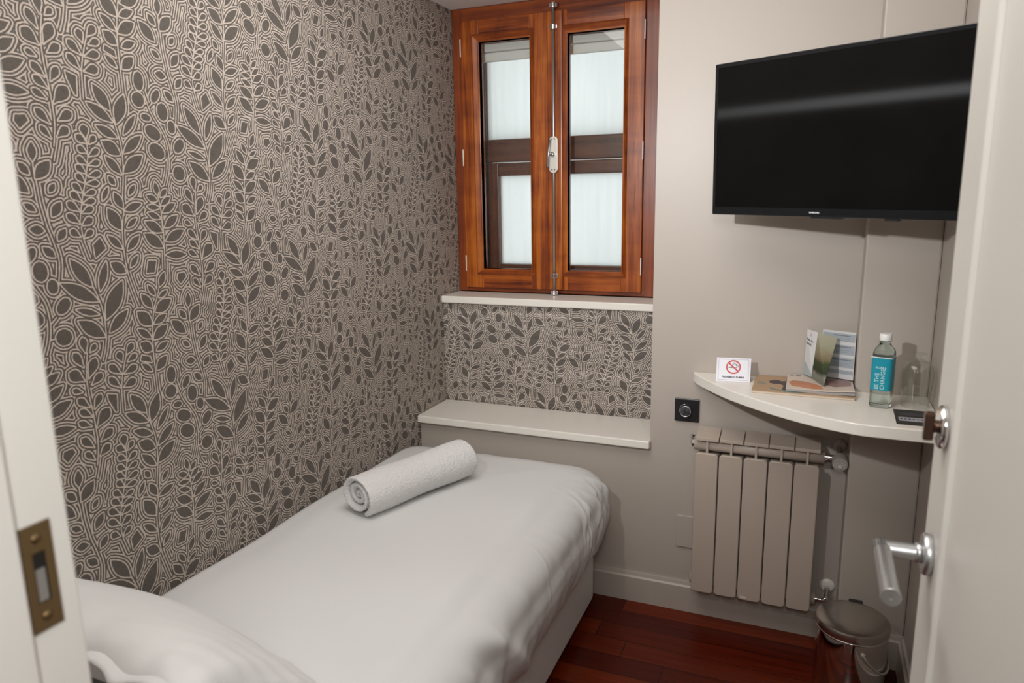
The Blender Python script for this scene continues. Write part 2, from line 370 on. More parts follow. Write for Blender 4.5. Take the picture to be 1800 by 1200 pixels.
def smooth(P, m=4):
    P = np.asarray(P, float); out = []
    for i in range(len(P) - 1):
        p0 = P[max(0, i - 1)]; p1 = P[i]; p2 = P[i + 1]; p3 = P[min(len(P) - 1, i + 2)]
        for k in range(m):
            s = k / m
            out.append(0.5 * (2 * p1 + (p2 - p0) * s + (2 * p0 - 5 * p1 + 4 * p2 - p3) * s * s + (3 * p1 - p0 - 3 * p2 + p3) * s ** 3))
    out.append(P[-1]); return np.array(out)
for dx, dy in ((0, 0), (352, 349)):
    o = np.array([dx, dy], float)
    for k, *a in LEAVES: stamp(leaf_outline(k, *a) + o, True, 0.0)
    for p in SEEDS: stamp(np.array(p, float) + o, True, 0.0)
    for p in STEMS: stamp(smooth(p) + o, False, PERIOD * 0.25)
img = bpy.data.images.new('wallpaper_distance', NX, NY, alpha=False, float_buffer=True, is_data=True)
buf = np.ones((NY, NX, 4), np.float32); buf[..., :3] = np.clip((SDF + 20) / 80, 0, 1)[..., None]
img.pixels.foreach_set(buf.ravel()); img.update()
try:
    img.file_format = 'OPEN_EXR'; img.pack()
except Exception: pass
t = NT('leaf_wallpaper')
uv = t.node('ShaderNodeUVMap'); uv.uv_map = 'UVMap'
im = t.node('ShaderNodeTexImage'); im.image = img; im.interpolation = 'Cubic'; im.extension = 'REPEAT'
t.link(uv.outputs[0], im.inputs[0])
vv = t.coords('Object')
wob = t.math('MULTIPLY', t.math('SUBTRACT', t.noise(vv, 90.0, 2), 0.5), 1.6)
thr = t.math('MULTIPLY', t.math('SUBTRACT', t.noise(vv, 420.0, 2), 0.5), 0.24)
d0 = t.math('SUBTRACT', t.math('MULTIPLY', im.outputs[0], 80.0), 20.0)
d = t.math('ADD', d0, wob)
ph = t.math('ABSOLUTE', t.math('SUBTRACT', t.math('FRACT', t.math('ADD', t.math('DIVIDE', d, PERIOD), 0.25)), 0.5))
mr = t.node('ShaderNodeMapRange', interpolation_type='SMOOTHSTEP'); t.link(t.math('ADD', ph, thr), mr.inputs['Value'])
mr.inputs['From Min'].default_value = 0.185; mr.inputs['From Max'].default_value = 0.27; mr.inputs['To Min'].default_value = 1.0; mr.inputs['To Max'].default_value = 0.0
ink = t.math('MULTIPLY', mr.outputs[0], t.math('GREATER_THAN', d, -0.3))
sep = t.node('ShaderNodeSeparateXYZ'); t.link(uv.outputs[0], sep.inputs[0])
wv = t.math('MULTIPLY', t.math('SINE', t.math('MULTIPLY', sep.outputs[0], 2 * PI * 470)), t.math('SINE', t.math('MULTIPLY', sep.outputs[1], 2 * PI * 466)))
wf = t.math('ADD', t.math('MULTIPLY', t.noise(t.coords('Object', (1, 900, 60)), 1.0, 2), 0.5), t.math('MULTIPLY', t.noise(t.coords('Object', (1, 60, 900)), 1.0, 2), 0.5))
ground = t.ramp(wf, [(0.35, (0.082, 0.072, 0.063, 1)), (0.65, (0.16, 0.14, 0.124, 1))])
thread = t.ramp(wf, [(0.35, (0.48, 0.41, 0.358, 1)), (0.65, (0.68, 0.60, 0.535, 1))])
mx = t.node('ShaderNodeMix', data_type='RGBA'); t.link(ink, mx.inputs['Factor']); t.link(ground, mx.inputs[6]); t.link(thread, mx.inputs[7])
t.link(mx.outputs[2], t.b.inputs['Base Color'])
t.set(Roughness=0.62); t.b.inputs['Specular IOR Level'].default_value = 0.3
t.bump(ink, 0.25, 0.0006)
M['wallpaper'] = t.m
def paper_uv(o, ax, du=0.0, dv=0.0):
    me = o.data; uvl = me.uv_layers.new(name='UVMap')
    for l in me.loops:
        c = me.vertices[l.vertex_index].co
        uvl.data[l.index].uv = ((c[ax] + du) / (TW / 1000), (c.z + dv) / (TH / 1000))

# ------------------------------------------------------------------ room shell
RW = 1.812        # right wall
CX = 1.612        # return of the chimney-like pilaster
o = struct('wall_left', box(BM(), -0.12, 0.0, -2.14, 0.72, 0, 2.5), M['wallpaper']); paper_uv(o, 1)
o['label'] = 'left wall covered in grey and beige leaf patterned wallpaper'
b = BM()
box(b, 0.958, 2.0, 0, 0.72, 0, 2.5); box(b, 0, 0.958, 0, 0.72, 0, 0.62); box(b, 0, 0.958, 0, 0.72, 2.302, 2.5)
struct('wall_back', b, M['wall'])
struct('trim_3', box(BM(), 0.0005, 0.9575, 0.0, 0.39, 2.3005, 2.3018), M['soffitw'])
o = struct('wall_niche', box(BM(), 0, 0.958, 0.235, 0.70, 0.62, 1.085), M['wallpaper']); paper_uv(o, 0, -0.618 - 1.503, -0.979 + 1.689)
struct('wall_right', box(BM(), RW, 2.0, -2.4, 0.0, 0, 2.5), M['wall'])
struct('wall_pilaster', box(BM(), CX, RW, -0.10, 0.0, 0, 2.5), M['wall'], bevel=0.006)
b = BM()
box(b, -0.12, 0.90, -2.26, -2.14, 0, 2.5); box(b, 1.668, 2.0, -2.26, -2.14, 0, 2.5); box(b, 0.90, 1.668, -2.26, -2.14, 2.05, 2.5)
struct('wall_front', b, M['wall'])
struct('floor', box(BM(), -0.9, 2.6, -4.0, 0.0, -0.08, 0.0), M['floor'])
struct('ceiling', box(BM(), -0.12, 2.0, -2.26, 0.72, 2.5, 2.58), M['ceiling'])
b = BM()
box(b, -0.9, -0.8, -4.0, -2.26, 0, 2.5); box(b, 2.5, 2.6, -4.0, -2.26, 0, 2.5); box(b, -0.9, 2.6, -4.1, -4.0, 0, 2.5)
box(b, -0.9, -0.12, -2.26, -2.14, 0, 2.5); box(b, 2.0, 2.6, -2.26, -2.14, 0, 2.5); box(b, -0.9, 2.6, -4.1, -2.26, 2.5, 2.58)
struct('wall_corridor', b, M['ceiling'])
# baseboards with a stepped cap
def base_prof(): return [(0, 0), (-0.016, 0), (-0.016, 0.098), (-0.011, 0.104), (-0.008, 0.117), (0, 0.117)]
b = BM()
prof = base_prof(); ends = [[b.verts.new((x, y - 0.0005, z)) for y, z in prof] for x in (0.0, CX - 0.0005)]
n = len(prof)
for i in range(n): b.faces.new((ends[0][i], ends[0][(i + 1) % n], ends[1][(i + 1) % n], ends[1][i]))
b.faces.new(ends[0]); b.faces.new(ends[1][::-1])
struct('baseboard_back', b, M['wall'])
b = BM()
ends = [[b.verts.new((x, -0.1005 + y, z)) for y, z in prof] for x in (CX, RW - 0.0005)]
for i in range(n): b.faces.new((ends[0][i], ends[0][(i + 1) % n], ends[1][(i + 1) % n], ends[1][i]))
b.faces.new(ends[0]); b.faces.new(ends[1][::-1])
ends = [[b.verts.new((RW - 0.0005 + x, y, z)) for x, z in prof] for y in (-0.117, -2.13)]
for i in range(n): b.faces.new((ends[0][i], ends[0][(i + 1) % n], ends[1][(i + 1) % n], ends[1][i]))
b.faces.new(ends[0]); b.faces.new(ends[1][::-1])
struct('baseboard_right', b, M['wall'])

# ------------------------------------------------------------------ window in the niche
w1 = thing('window_1', 'red brown varnished double casement window with tall bolt in wall niche', 'window', (0.47, 0.39, 1.12)); w1['kind'] = 'structure'
Y0, Y1 = 0.392, 0.45
for x0, x1 in ((0.003, 0.045), (0.830, 0.955)): obj('frame_post', box(BM(), x0, x1, Y0, Y1, 1.119, 2.30), M['frame_v'], w1, bevel=0.002)
for z0, z1 in ((1.119, 1.136), (2.247, 2.30)): obj('frame_rail', box(BM(), 0.045, 0.830, Y0 + .001, Y1, z0, z1), M['frame_h'], w1, bevel=0.002)
def sash(x0, x1, gx0, gx1, z0, z1, gz0, gz1, y):
    s = obj('sash', box(box(BM(), x0, gx0, y, y + 0.045, z0, z1), gx1, x1, y, y + 0.045, z0, z1), M['wood_v'], w1, bevel=0.002)
    obj('rail', box(box(BM(), gx0, gx1, y + .0006, y + 0.045, z0, gz0), gx0, gx1, y + .0006, y + 0.045, gz1, z1), M['wood_h'], s, bevel=0.0015)
    # sloped glazing bead, proud at its outer edge
    def bead(mat, sides):
        b = BM(); w = 0.031; d = 0.010
        O = [(gx0 - w, gz0 - w * .8), (gx1 + w * .6, gz0 - w * .8), (gx1 + w * .6, gz1 + w), (gx0 - w, gz1 + w)]
        I = [(gx0, gz0), (gx1, gz0), (gx1, gz1), (gx0, gz1)]
        for i in sides:
            j = (i + 1) % 4
            o0 = b.verts.new((O[i][0], y - 0.004, O[i][1])); o1 = b.verts.new((O[j][0], y - 0.004, O[j][1]))
            m0 = b.verts.new((O[i][0] * .75 + I[i][0] * .25, y - d, O[i][1] * .75 + I[i][1] * .25)); m1 = b.verts.new((O[j][0] * .75 + I[j][0] * .25, y - d, O[j][1] * .75 + I[j][1] * .25))
            i0 = b.verts.new((I[i][0], y + 0.004, I[i][1])); i1 = b.verts.new((I[j][0], y + 0.004, I[j][1]))
            k0 = b.verts.new((I[i][0], y + 0.03, I[i][1])); k1 = b.verts.new((I[j][0], y + 0.03, I[j][1]))
            g0 = b.verts.new((O[i][0], y + 0.01, O[i][1])); g1 = b.verts.new((O[j][0], y + 0.01, O[j][1]))
            for q in ((g0, g1, o1, o0), (o0, o1, m1, m0), (m0, m1, i1, i0), (i0, i1, k1, k0)): b.faces.new(q)
        obj('glazing_bead', b, mat, s)
    bead(M['wood_h'], (0, 2)); bead(M['wood_v'], (1, 3))
    obj('pane', box(BM(), gx0 - 0.004, gx1 + 0.004, y + 0.018, y + 0.022, gz0 - 0.004, gz1 + 0.004), M['pane'], s)
    return s
sa = sash(0.0455, 0.4405, 0.131, 0.357, 1.1365, 2.2465, 1.220, 2.160, 0.378)
sb = sash(0.4415, 0.8295, 0.519, 0.748, 1.1365, 2.2465, 1.220, 2.158, 0.378)
for sx, x in ((sa, 0.0475), (sb, 0.8290)):
    for z in (2.143, 1.697, 1.243):
        obj('hinge', lathe(BM(), [(.0001, -.036), (.0024, -.034), (.0024, .034), (.0001, .036)], (x, 0.3760, z), seg=10), M['white'], sx, smooth=True)
obj('astragal', box(BM(), 0.437, 0.502, 0.364, 0.377, 1.138, 2.246), M['wood_v'], w1, bevel=0.006, seg=3)
bo = obj('bolt_rod', lathe(BM(), [(.0055, 1.125), (.0055, 2.27)], (0.468, 0.355, 0), seg=14), M['steel'], w1, smooth=True)
for z in (2.262, 2.182, 1.200, 1.128):
    b = box(BM(), 0.452, 0.484, 0.352, 0.364, z - 0.008, z + 0.008)
    lathe(b, [(.008, -0.011), (.0105, -.009), (.0105, .009), (.008, .011)], (0.468, 0.354, z), seg=14)
    obj('bolt_guide', b, M['chrome'], bo, bevel=0.002)
b = BM(); prism(b, [(x, z) for x, z in rrect(0.449, 0.486, 1.620, 1.766, 0.018, 6)], 0, 0.012)
xf(b, Matrix(((1, 0, 0, 0), (0, 0, -1, 0.3615), (0, 1, 0, 0), (0, 0, 0, 1))))
M['nickel'] = plain('pale_nickel', (0.74, 0.71, 0.65, 1), 0.34, 0.55)
obj('bolt_plate', b, M['nickel'], w1, bevel=0.002)
b = BM(); tube(b, [(0.457, 0.340, 1.752), (0.446, 0.338, 1.644)], 0.0048, 10); lathe(b, [(.009, 0), (.009, .012)], (0.467, 0.350, 1.694), (0, -1, 0), 14)
tube(b, [(0.467, 0.342, 1.694), (0.452, 0.340, 1.70)], 0.004, 8)
obj('bolt_lever', b, M['steel'], w1, smooth=True)
b = BM()
for z in (1.755, 1.634): 
    for x in (0.462, 0.473): lathe(b, [(.003, 0), (.002, .0015)], (x, 0.3495, z), (0, -1, 0), 8)
obj('screw', b, M['dark'], w1)

# outer weathered window behind
w2 = thing('window_2', 'dark brown outer window with misted panes behind the inner casements', 'window', (0.47, 0.54, 1.12)); w2['kind'] = 'structure'
for x0, x1 in ((0.001, 0.098), (0.81, 0.957)): obj('frame_post', box(BM(), x0, x1, 0.50, 0.58, 1.09, 2.30), M['outer_v'], w2, bevel=0.003)
obj('transom', box(BM(), 0.098, 0.81, 0.495, 0.58, 1.680, 1.776), M['outer_h'], w2, bevel=0.004)
for z0, z1 in ((2.22, 2.30), (1.09, 1.16)): obj('frame_rail', box(BM(), 0.098, 0.81, 0.505, 0.58, z0, z1), M['outer_h'], w2, bevel=0.003)
cs = obj('casement', box(box(BM(), 0.100, 0.155, 0.503, 0.555, 1.165, 1.676), 0.755, 0.808, 0.503, 0.555, 1.165, 1.676), M['outer_v'], w2, bevel=0.004)
obj('rail', box(box(BM(), 0.155, 0.755, 0.504, 0.555, 1.620, 1.676), 0.155, 0.755, 0.504, 0.555, 1.165, 1.230), M['outer_h'], cs, bevel=0.004)
obj('pane', box(BM(), 0.150, 0.760, 0.530, 0.534, 1.225, 1.625), M['misted'], cs)
obj('pane', box(BM(), 0.095, 0.815, 0.535, 0.539, 1.772, 2.225), M['misted'], w2)
b = BM(); tube(b, [(0.104, 0.512, 1.78), (0.104, 0.512, 2.10)], 0.004, 8)
obj('pane_seal', b, M['greyplastic'], w2, smooth=True)
bl = thing('roller_blind', 'beige roller blind cassette rolled up at top of outer window', 'blind', (0.45, 0.48, 2.1))
obj('cassette', box(BM(), 0.03, 0.93, 0.463, 0.497, 2.135, 2.298), M['soffitw'], bl, bevel=0.006)
obj('bottom_bar', box(BM(), 0.035, 0.925, 0.473, 0.494, 2.097, 2.132), M['soffitw'], bl, bevel=0.004)

# ------------------------------------------------------------------ sill and ledge boards
tag(obj('window_sill', box(BM(), 0.001, 0.957, 0.217, 0.391, 1.086, 1.116), M['white'], bevel=0.004), 'white painted window sill directly under the casement window', 'sill')
tag(obj('ledge_board', box(BM(), 0.001, 0.961, -0.029, 0.234, 0.621, 0.651), M['white'], bevel=0.004), 'white ledge board below the wallpapered panel at foot of bed', 'ledge')

# ------------------------------------------------------------------ door jamb and open door
j = struct('trim_1', box(box(BM(), 0.9005, 0.920, -2.181, -2.139, 0, 2.05), 0.9005, 0.9235, -2.30, -2.1812, 0, 2.05), M['door'], bevel=0.002)
sp = obj('strike_plate', None or prism(BM(), [(0.9195, 0), (0.9215, 0), (0.9215, 0.0245), (0.9195, 0.0245)], 0, 1), M['brass'], j) if False else None
def plate_with_hole(y0, y1, z0, z1, hy0, hy1, hz0, hz1, x0, x1):
    b = BM()
    box(b, x0, x1, y0, hy0, z0, z1); box(b, x0, x1, hy1, y1, z0, z1); box(b, x0, x1, hy0, hy1, z0, hz0); box(b, x0, x1, hy0, hy1, hz1, z1)
    bmesh.ops.remove_doubles(b, verts=b.verts, dist=1e-6)
    return b
sp = obj('strike_plate', plate_with_hole(-2.1795, -2.1555, 1.196, 1.284, -2.1725, -2.1625, 1.219, 1.261, 0.9202, 0.9216), M['brass'], j, label='aged brass strike plate')
obj('bolt_recess', box(BM(), 0.9201, 0.9206, -2.1725, -2.1625, 1.219, 1.261), M['dark'], sp)
obj('bolt_recess', box(BM(), 0.9206, 0.9212, -2.1715, -2.1640, 1.220, 1.247), M['steel'], sp)
for z in (1.272, 1.207): obj('screw', lathe(BM(), [(.0042, 0), (.0030, .0012)], (0.9214, -2.1675, z), (1, 0, 0), 12), M['brass'], sp, smooth=True)
struct('trim_2', box(BM(), 1.668, 1.69, -2.30, -2.141, 0, 2.05), M['door'], bevel=0.002)

d1 = thing('door_1', 'cream door standing open into the room along the right wall', 'door', (1.645, -1.8, 0)); d1['kind'] = 'structure'
b = BM()
FX = 1.625
box(b, FX, FX + 0.04, -1.57, -1.462, 0.008, 2.03); box(b, FX, FX + 0.04, -2.135, -2.03, 0.008, 2.03)
box(b, FX, FX + 0.04, -2.03, -1.57, 0.008, 0.12); box(b, FX, FX + 0.04, -2.03, -1.57, 1.92, 2.03)
box(b, FX + 0.006, FX + 0.034, -2.03, -1.57, 0.12, 1.92)
obj('door_leaf', b, M['door'], d1, bevel=0.003)
b = BM()
box(b, FX - 0.001, FX + 0.008, -1.578, -1.570, 0.12, 1.92); box(b, FX - 0.001, FX + 0.008, -2.03, -2.022, 0.12, 1.92)
obj('panel_bead', b, M['door'], d1, bevel=0.003, seg=3)
hy, hz = -1.522, 1.071
lh = obj('lever_handle', tube(BM(), [(FX - 0.004, hy, hz), (FX - 0.056, hy, hz), (FX - 0.056, hy - 0.122, hz - 0.002)], 0.0105, 20), M['steel'], d1)
sharp(lh, 30)
obj('rosette', lathe(BM(), [(.0255, 0), (.0265, .002), (.0265, .008), (.0245, .0105), (.013, .0108)], (FX, hy, hz), (-1, 0, 0), 40), M['steel'], d1, smooth=True)
sharp(bpy.data.objects['rosette'], 40)
obj('collar', lathe(BM(), [(.0125, 0.010), (.0125, .018)], (FX, hy, hz), (-1, 0, 0), 24), M['steel'], lh, smooth=True)
b = BM()
lathe(b, [(.0106, 0), (.0112, .001), (.0112, .004), (.0106, .0045), (.0030, .0045), (.0028, .0038)], (FX - 0.056, hy - 0.120, hz - 0.002), (0, -1, 0), 28)
sharp(obj('end_cap', b, M['steel'], lh), 30)
b = BM()
for i in range(6):
    for k in range(7):
        a = math.radians(-20 + 20 * k)
        lathe(b, [(.0010, 0), (.0008, .0006)], (FX - 0.056 - 0.0104 * math.cos(a), hy + 0.007 - 0.0036 * i, hz + 0.0104 * math.sin(a)), (-math.cos(a), 0, math.sin(a)), 6)
M['dotgrey'] = plain('dot_grey', (0.12, 0.12, 0.125, 1), 0.5, 0.5)
obj('grip_dots', b, M['dotgrey'], lh)
ly, lz = -1.532, 1.243
ro = obj('rosette', lathe(BM(), [(.0255, 0), (.0265, .002), (.0265, .006), (.0245, .0085), (.012, .009)], (FX, ly, lz), (-1, 0, 0), 40), M['chrome'], d1, smooth=True)
sharp(ro, 40)
b = BM(); lathe(b, [(.008, 0.008), (.008, 0.014)], (FX, ly, lz), (-1, 0, 0), 20)
pr = rrect(-0.0055, 0.0055, -0.0185, 0.0185, 0.005, 4)
b2 = prism(BM(), pr, 0, 0.011); xf(b2, frame_M((FX - 0.013, ly, lz), (0, 1, 0), (0, 0, 1)))
for v in b2.verts: v.co.x = 2 * (FX - 0.013) - v.co.x if v.co.x > FX - 0.013 else v.co.x
tm = bpy.data.meshes.new('tmp'); b2.to_mesh(tm); b.from_mesh(tm); bpy.data.meshes.remove(tm); b2.free()
M['brown_reflection'] = plain('chrome_brown_reflection', (0.10, 0.055, 0.04, 1), 0.25, 0.8)  # dark brown paints the floor's reflection into the chrome thumb turn
obj('thumb_turn', b, M['brown_reflection'], d1, bevel=0.0015, label='chrome thumb turn with its dark brown reflection painted in')

# ------------------------------------------------------------------ bed
bed = thing('bed', 'single bed with pale upholstered base along the wallpapered wall', 'bed', (0.40, -1.1, 0))
bx0, bx1, by0, by1 = 0.012, 0.786, -2.09, -0.10
b = prism(BM(), rrect(bx0, bx1, by0, by1, 0.045, 6), 0.05, 0.262)
obj('bed_base', b, M['base'], bed, bevel=0.012, seg=3)
for x in (0.09, 0.71):
    for y in (-2.0, -0.19): obj('leg', lathe(BM(), [(.022, 0.0), (.024, .052)], (x, y, 0), seg=16), M['black'], bed, smooth=True)
# sheet drawn over the mattress, rounded and tucked in under it
def ring(inset, rad, n=360):
    """points of a rounded rectangle by even arc length, starting mid right side going to foot"""
    x0, x1, y0, y1 = 0.004 + inset * 0.55, 0.812 - inset, -2.095 + inset, -0.090 - inset
    P = rrect(x0, x1, y0, y1, max(rad, 0.004), 12)
    P = np.array(P); Q = np.vstack([P, P[:1]]); L = np.r_[0, np.cumsum(np.hypot(*np.diff(Q, axis=0).T))]
    # start of parametrisation: x max, y = -1.1
    s = np.linspace(0, L[-1], n, endpoint=False)
    return np.c_[np.interp(s, L, Q[:, 0]), np.interp(s, L, Q[:, 1])]
def hsh(i): 
    r = math.sin(i * 127.1) * 43758.5453; return r - math.floor(r)
NR = 900
random.seed(11)
FOLDS = [(-0.16 - 0.030 * k + random.uniform(-.008, .008), random.uniform(-.25, .35), random.uniform(.006, .012), random.uniform(.003, .0065)) for k in range(10)]
FOLDS += [(-0.55 - 0.13 * k + random.uniform(-.04, .04), random.uniform(-.9, .4), random.uniform(.008, .018), random.uniform(.002, .0045)) for k in range(9)]
rows = []
prof = []   # inset, z
BP = ((0.2635, 0.016), (0.269, 0.006), (0.285, -0.004), (0.315, -0.016), (0.35, -0.026), (0.39, -0.034), (0.43, -0.034), (0.465, -0.026))
for z in [0.2635, 0.266, 0.269] + list(np.linspace(0.276, 0.465, 22)): prof.append((float(np.interp(z, [p[0] for p in BP], [p[1] for p in BP])), float(z)))
NSIDE = len(prof)
for k in range(1, 15):
    a = PI / 2 * k / 14; prof.append((-0.026 + 0.185 * (1 - math.cos(a)) ** 1.15, 0.466 + 0.118 * math.sin(a) ** 0.95))
for k in range(1, 9): prof.append((0.159 + 0.020 * k, 0.584 + 0.009 * math.sin(PI / 2 * k / 8)))
for pi_, (ins, z) in enumerate(prof):
    R = ring(ins, 0.10 - ins * 0.45, NR)
    row = []
    for i, (x, y) in enumerate(R):
        cx, cy = 0.40, min(max(y, -1.75), -0.42)
        nx, ny = x - cx, (y - cy); l = math.hypot(nx, ny) or 1; nx, ny = nx / l, ny / l
        # gathers near the foot corner on the right and soft drapes along the side
        side = max(0, min(1, (x - 0.55) / 0.2))
        cd = math.hypot(x - 0.80, y + 0.14)
        corner = math.exp(-(cd / 0.30) ** 2)
        drop = max(0.0, min(1.0, (0.60 - z) / 0.10)) * (1.0 if z > 0.30 else (z - 0.25) / 0.05)
        s = y * 1.0 + (0.80 - x) * 1.0
        f = math.sin(s * 95 + 1.2 * math.sin(z * 14 + y * 3)) * 0.0045 + math.sin(s * 51 + z * 9) * 0.004 + math.sin(s * 170 + z * 5) * 0.0016
        g = math.sin(y * 23 + z * 16) * 0.004 + math.sin(y * 41 - z * 22 + 1) * 0.0022
        g2 = 0.012 * math.exp(-((y + 1.02 + (z - 0.4) * 0.9) / 0.035) ** 2) - 0.010 * math.exp(-((y + 1.10 + (z - 0.4) * 0.9) / 0.04) ** 2)
        rid = 0.0
        for q, (s0, lean, wd, amp) in enumerate(FOLDS):
            u_ = (y - s0 - (z - 0.45) * lean) / wd
            if abs(u_) < 3: rid += amp * (math.exp(-u_ * u_) - 0.7 * math.exp(-((u_ - 1.3) * (u_ - 1.3))))
        dsp = side * drop * (corner * f * 1.2 + (1 - corner) * (g * 0.45 + g2) + rid)
        foot = max(0, min(1, (y + 0.30) / 0.15))
        dsp += foot * drop * 0.006 * math.sin(x * 60 + z * 8) * (1 - side)
        zz = z
        if pi_ >= NSIDE + 10:
            zz += 0.010 * math.sin(PI * (y + 2.09) / 2.0) + 0.002 * math.sin(x * 17 + y * 9) + 0.0025 * math.sin(y * 13 - x * 5)
        X = x + nx * dsp; Y = y + ny * dsp
        row.append((max(X, 0.003), Y, zz))
    rows.append(row)
b = BM(); V = grid_surface(b, rows, True)
# close the top: bridge the two long halves of the last ring
last = rows[-1]; 
top = V[-1]
cen = []
n = NR
edges = [(i, (i + 1) % n) for i in range(n)]
bmesh.ops.triangle_fill(b, use_beauty=True, edges=[b.edges.get((top[i], top[jn])) for i, jn in edges])
bt = V[0]; b.faces.new(bt[::-1])
sh = obj('mattress', b, M['sheet'], smooth=True)
tag(sh, 'mattress wrapped in a smooth white sheet on the pale bed base', 'mattress')

def pillow(name, cx, cy, cz, lx, ly, h, tilt, rotz, label, nu=64, nv=48, seed=0.0, flange=0.0, roll=0.0):
    """plump cushion of two puffed faces meeting in a seam"""
    root = thing(name, label, 'pillow', (cx, cy, cz), 0)
    Mx = Matrix.Rotation(rotz, 4, 'Z') @ Matrix.Rotation(roll, 4, 'Y') @ Matrix.Rotation(tilt, 4, 'X')
    b = BM(); rows = []
    def pt(u, v, s):
        e = max(0.0, (1 - abs(u) ** 2.6)) ** 0.5 * max(0.0, (1 - abs(v) ** 2.6)) ** 0.5
        pin = 1 - 0.05 * (u * u) * (1 - v * v) - 0.04 * (v * v) * (1 - u * u)
        edge = (abs(u) ** 6 + abs(v) ** 6)
        wr = 0.0035 * math.sin(u * 31 + 4 * v + seed) * min(1, edge) + 0.0022 * math.sin(v * 19 - u * 15 + seed + 2 * math.sin(u * 5)) * (0.15 + 0.85 * min(1, edge)) + 0.006 * math.sin(u * 4 + 1.5) * math.sin(v * 3 + seed)
        z = s * (h / 2 * e + wr * (1 - abs(u) ** 20) * (1 - abs(v) ** 20)) * (1.0 if s > 0 else 0.70)
        zz = z + 0.006 * math.sin(u * 17 + seed) * (abs(v) ** 4)
        return Vector((u * lx / 2 * pin, v * ly / 2 * pin, zz))
    for s in (1, -1):
        g = []
        for i in range(nv + 1):
            v = -math.cos(PI * i / nv) if 0 else (2 * i / nv - 1)
            v = math.sin(v * PI / 2)
            g.append([Mx @ pt(math.sin((2 * k / nu - 1) * PI / 2), v, s) for k in range(nu + 1)])
        grid_surface(b, g)
    bmesh.ops.remove_doubles(b, verts=b.verts, dist=1e-5)
    obj('pillowcase', b, M['pillow'], root, smooth=True, local=True)
    if flange:
        b = BM(); g = []
        for r_ in range(5):
            t_ = r_ / 4
            row = []
            for k in range(nu + 1):
                u = 2 * k / nu - 1
                p = pt(u * 0.97, -1, 1)
                wob = 0.0022 * math.sin(u * 26 + seed) + 0.001 * math.sin(u * 47)
                row.append(Mx @ (p + Vector((0, 0.004 - flange * t_ + wob * t_, 0.004 - flange * 0.45 * t_ * t_ + wob * t_))))
            g.append(row)
        grid_surface(b, g)
        o = obj('hem', b, M['pillow'], root, smooth=True, local=True)
        md = o.modifiers.new('thick', 'SOLIDIFY'); md.thickness = 0.003
    return root
pillow('pillow', 0.34, -1.945, 0.672, 0.62, 0.27, 0.14, 0.0, 0.0, 'lower white pillow lying flat at the head of the bed', seed=2.0)
pillow('pillow', 0.355, -1.690, 0.749, 0.66, 0.40, 0.15, math.radians(-36), 0.0, 'upper white pillow propped with its hem towards the door jamb', seed=0.5, flange=0.026, roll=math.radians(5))

# rolled towel: a spiral swept along its axis
tw = thing('towel', 'white terry towel rolled up on the middle of the bed', 'towel', (0.30, -0.60, 0.60))
def towel():
    a0 = Vector((0.262, -0.836, 0)); a1 = Vector((0.408, -0.425, 0))
    ax = (a1 - a0).normalized(); sd = Vector((ax.y, -ax.x, 0))
    turns = 3.1; N = 170; out = []; th = 0.0150
    R0 = 0.067
    path = []
    for i in range(N + 1):
        f = i / N; ang = f * turns * 2 * PI; r = R0 * (1 - 0.88 * f) * (1 + 0.05 * max(0, 1 - ang / 0.8))
        path.append((math.cos(ang - 1.15), math.sin(ang - 1.15), r))
    K = 40; rows = []
    offs = []
    def pos(c, s, r, k):
        u = k / K
        p = a0 + (a1 - a0) * u
        fl = 0.96
        rr = r * (1 + 0.03 * math.sin(u * 9)) 
        z = 0.603 + R0 * fl + s * rr * fl
        bulge = 1.12
        return p + sd * (c * rr * bulge) + Vector((0, 0, z))
    b = BM()
    outer, inner = [], []
    for c, s, r in path:
        outer.append([pos(c, s, r, k) + ax * (0.012 * math.sin(r * 90)) * (1 if k < 3 else 0) for k in range(K + 1)])
        inner.append([pos(c, s, max(r - th, 0.001), k) for k in range(K + 1)])
    V1 = grid_surface(b, outer); V2 = grid_surface(b, inner)
    for i in range(N):
        for k in (0, K): b.faces.new((V1[i][k], V1[i + 1][k], V2[i + 1][k], V2[i][k]))
    for i in (0, N):
        for k in range(K): b.faces.new((V1[i][k], V1[i][k + 1], V2[i][k + 1], V2[i][k]))
    return b
tb = obj('rolled_cloth', towel(), M['towel'], tw, smooth=True)
md = tb.modifiers.new('sub', 'SUBSURF'); md.levels = 2; md.render_levels = 2
tx = bpy.data.textures.new('terry', 'CLOUDS'); tx.noise_scale = 0.004
dm = tb.modifiers.new('pile', 'DISPLACE'); dm.texture = tx; dm.strength = 0.004; dm.texture_coords = 'LOCAL'

# ------------------------------------------------------------------ television on its bracket
TVA = math.radians(-29)
tv = thing('television', 'black flat screen television angled across the corner above the shelf', 'television', (1.178, -0.19, 1.465), TVA)
tvt = math.radians(2.5)
TM = Matrix.Rotation(tvt, 4, 'X') @ Matrix.Rotation(math.radians(0.9), 4, 'Y')
W_, H_, D_ = 0.715, 0.432, 0.028
b = prism(BM(), rrect(0, W_, 0, H_, 0.004, 3), -0.0, 0.010)
FLIP = Matrix(((1, 0, 0, 0), (0, 0, -1, 0), (0, 1, 0, 0), (0, 0, 0, 1)))
b2 = BM(); prism(b2, rrect(0.03, W_ - 0.03, 0.03, H_ - 0.02, 0.02, 4), -0.03, 0.0)
bez = obj('bezel', xf(plate := b, TM @ FLIP), M['bezel'], tv, local=True, bevel=0.002)
obj('back_cover', xf(b2, TM @ FLIP), M['black'], tv, local=True, bevel=0.008)
t = NT('tv_screen'); n = t.noise(t.coords(), 6, 2)
t.link(t.ramp(n, [(0.3, (0.0035, 0.0035, 0.0035, 1)), (0.7, (0.005, 0.005, 0.005, 1))]), t.b.inputs['Base Color'])
